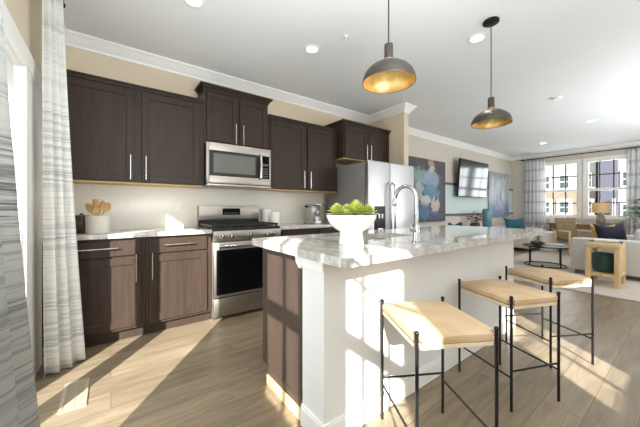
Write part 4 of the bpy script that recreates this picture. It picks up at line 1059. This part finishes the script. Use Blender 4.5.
# desk under the far window
t = thing('desk', 'long brown wooden desk below the far windows', 'desk')
obj('top', B1(9.62, 10.15, 1.05, 2.45, 0.70, 0.735, 0.004), M['walnut'], t); obj('apron', B1(9.66, 10.12, 1.1, 2.40, 0.60, 0.70), M['walnut'], t, False)
for x in (9.68, 10.08):
    for y in (1.12, 2.38): obj('leg', B1(x - 0.02, x + 0.02, y - 0.02, y + 0.02, 0, 0.60), M['walnut'], t, False)
t = thing('table_lamp', 'table lamp with tan drum shade on the desk', 'lamp', (9.86, 1.42, 0.735))
t.scale = (0.86, 0.86, 0.97)
m = MB(); m.lathe([(0, 0), (0.09, 0), (0.095, 0.02), (0.11, 0.10), (0.085, 0.22), (0.03, 0.29), (0.02, 0.31), (0, 0.31)], seg=28); obj('base', m, M['lamp_base'], t)
m = MB(); m.cyl((0, 0, 0.30), (0, 0, 0.50), 0.008, 8); obj('stem', m, M['nickel'], t)
m = MB(); m.lathe([(0.20, 0.30), (0.19, 0.555), (0.186, 0.555), (0.196, 0.30)], seg=40, closed=True); obj('shade', m, M['lamp_shade'], t)
t = thing('storage_box', 'cream lidded box on the desk behind the cane armchair', 'box', (9.82, 2.26, 0.735), 0.1)
obj('box_body', B1(-0.1, 0.1, -0.15, 0.15, 0, 0.16, 0.006), M['paper'], t); obj('lid', B1(-0.105, 0.105, -0.155, 0.155, 0.16, 0.20, 0.006), M['white_fabric'], t)
# palm behind the sofa
t = thing('potted_palm', 'leafy green potted plant in front of the right far curtain', 'plant', (9.55, 0.60, 0))
m = MB(); m.lathe([(0, 0), (0.14, 0), (0.18, 0.30), (0.17, 0.30), (0.13, 0.05), (0, 0.05)], seg=28); obj('pot', m, M['ceramic'], t)
m = MB(); m.lathe([(0, 0.255), (0.165, 0.26), (0, 0.265)], seg=20); obj('soil', m, M['soil'], t)
rnd = random.Random(11); stm = MB(); lf = MB()
for i in range(15):
    a = rnd.uniform(0, 2 * PI); ln = rnd.uniform(0.75, 1.2); out = rnd.uniform(0.10, 0.32)
    pts = [Vector((0.05 * math.cos(a), 0.05 * math.sin(a), 0.25)), Vector((out * 0.5 * math.cos(a), out * 0.5 * math.sin(a), 0.25 + ln * 0.6)), Vector((out * math.cos(a), out * math.sin(a), 0.25 + ln * 0.92)), Vector(((out + 0.12) * math.cos(a), (out + 0.12) * math.sin(a), 0.25 + ln * 0.9))]
    stm.tube(pts, [0.007, 0.006, 0.004, 0.003], 6)
    for k in range(16):
        u = 0.45 + 0.55 * k / 15; q = u * 3; i0 = min(2, int(q)); p = pts[i0].lerp(pts[i0 + 1], q - i0); s_ = 1 if k % 2 else -1
        d = Vector((math.cos(a + s_ * 1.0), math.sin(a + s_ * 1.0), 0.15)); L = 0.2; wv = Vector((-d.y, d.x, 0)).normalized() * 0.018
        v = [lf.bm.verts.new(p), lf.bm.verts.new(p + d * L * 0.4 + wv), lf.bm.verts.new(p + d * L - Vector((0, 0, 0.05))), lf.bm.verts.new(p + d * L * 0.4 - wv), lf.bm.verts.new(p + d * L * 0.4 + Vector((0, 0, 0.008)))]
        for q0, q1 in ((0, 1), (1, 2), (2, 3), (3, 0)): lf.bm.faces.new((v[q0], v[q1], v[4]))
obj('stem', stm, M['leaf'], t); obj('foliage', lf, M['leaf'], t)

# ---------------------------------------------------------------- houses across the street
FXX = 32.0
t = thing('townhouse', 'white and brick townhouse across the street outside the far windows', 'building', (0, 0, 0))
obj('brick_wall', B1(FXX, FXX + 8, 4.9, 16, -0.35, 2.77), M['brick'], t, False); obj('siding_wall', B1(FXX, FXX + 8, 4.9, 16, 2.77, 10.0), M['siding'], t, False)
obj('belt_course', B1(FXX - 0.08, FXX, 4.9, 16, 2.70, 2.90), M['white'], t, False)
def hwin(parent, xx, yc, zc, w_, h_, fr):
    f = MB(); f.box(xx - 0.10, xx - 0.001, yc - w_ / 2 - fr, yc + w_ / 2 + fr, zc - h_ / 2 - fr, zc + h_ / 2 + fr)
    o = obj('window', f, M['white'], parent, False)
    g = MB(); q = w_ / 4 - 0.012; r_ = h_ / 4 - 0.025
    for a in (-1, 1):
        for b_ in (-1, 1): g.box(xx - 0.12, xx - 0.099, yc + a * w_ / 4 - q, yc + a * w_ / 4 + q, zc + b_ * h_ / 4 - r_, zc + b_ * h_ / 4 + r_)
    obj('pane', g, M['ext_glass'], o, False)
for yc, w_ in ((8.15, 0.46), (6.88, 0.62), (5.32, 0.30)):
    hwin(t, FXX, yc, 3.48, w_, 1.15, 0.05); hwin(t, FXX, yc, 1.24, w_, 1.02, 0.20)
t = thing('townhouse', 'slate grey and white townhouse beyond the desk lamp', 'building', (0, 0, 0))
obj('siding_wall', B1(31.0, 39, 3.56, 4.62, -0.35, 10.0), M['slate'], t, False)
obj('porch_post', B1(30.6, 30.75, 3.62, 3.76, -0.35, 1.9), M['white'], t, False)
obj('side_wing', B1(31.6, 39, 1.2, 3.56, -0.35, 10.0), M['siding'], t, False)
hwin(t, 31.6, 3.1, 1.0, 0.45, 0.9, 0.12); hwin(t, 31.6, 3.1, 3.4, 0.45, 1.1, 0.12)
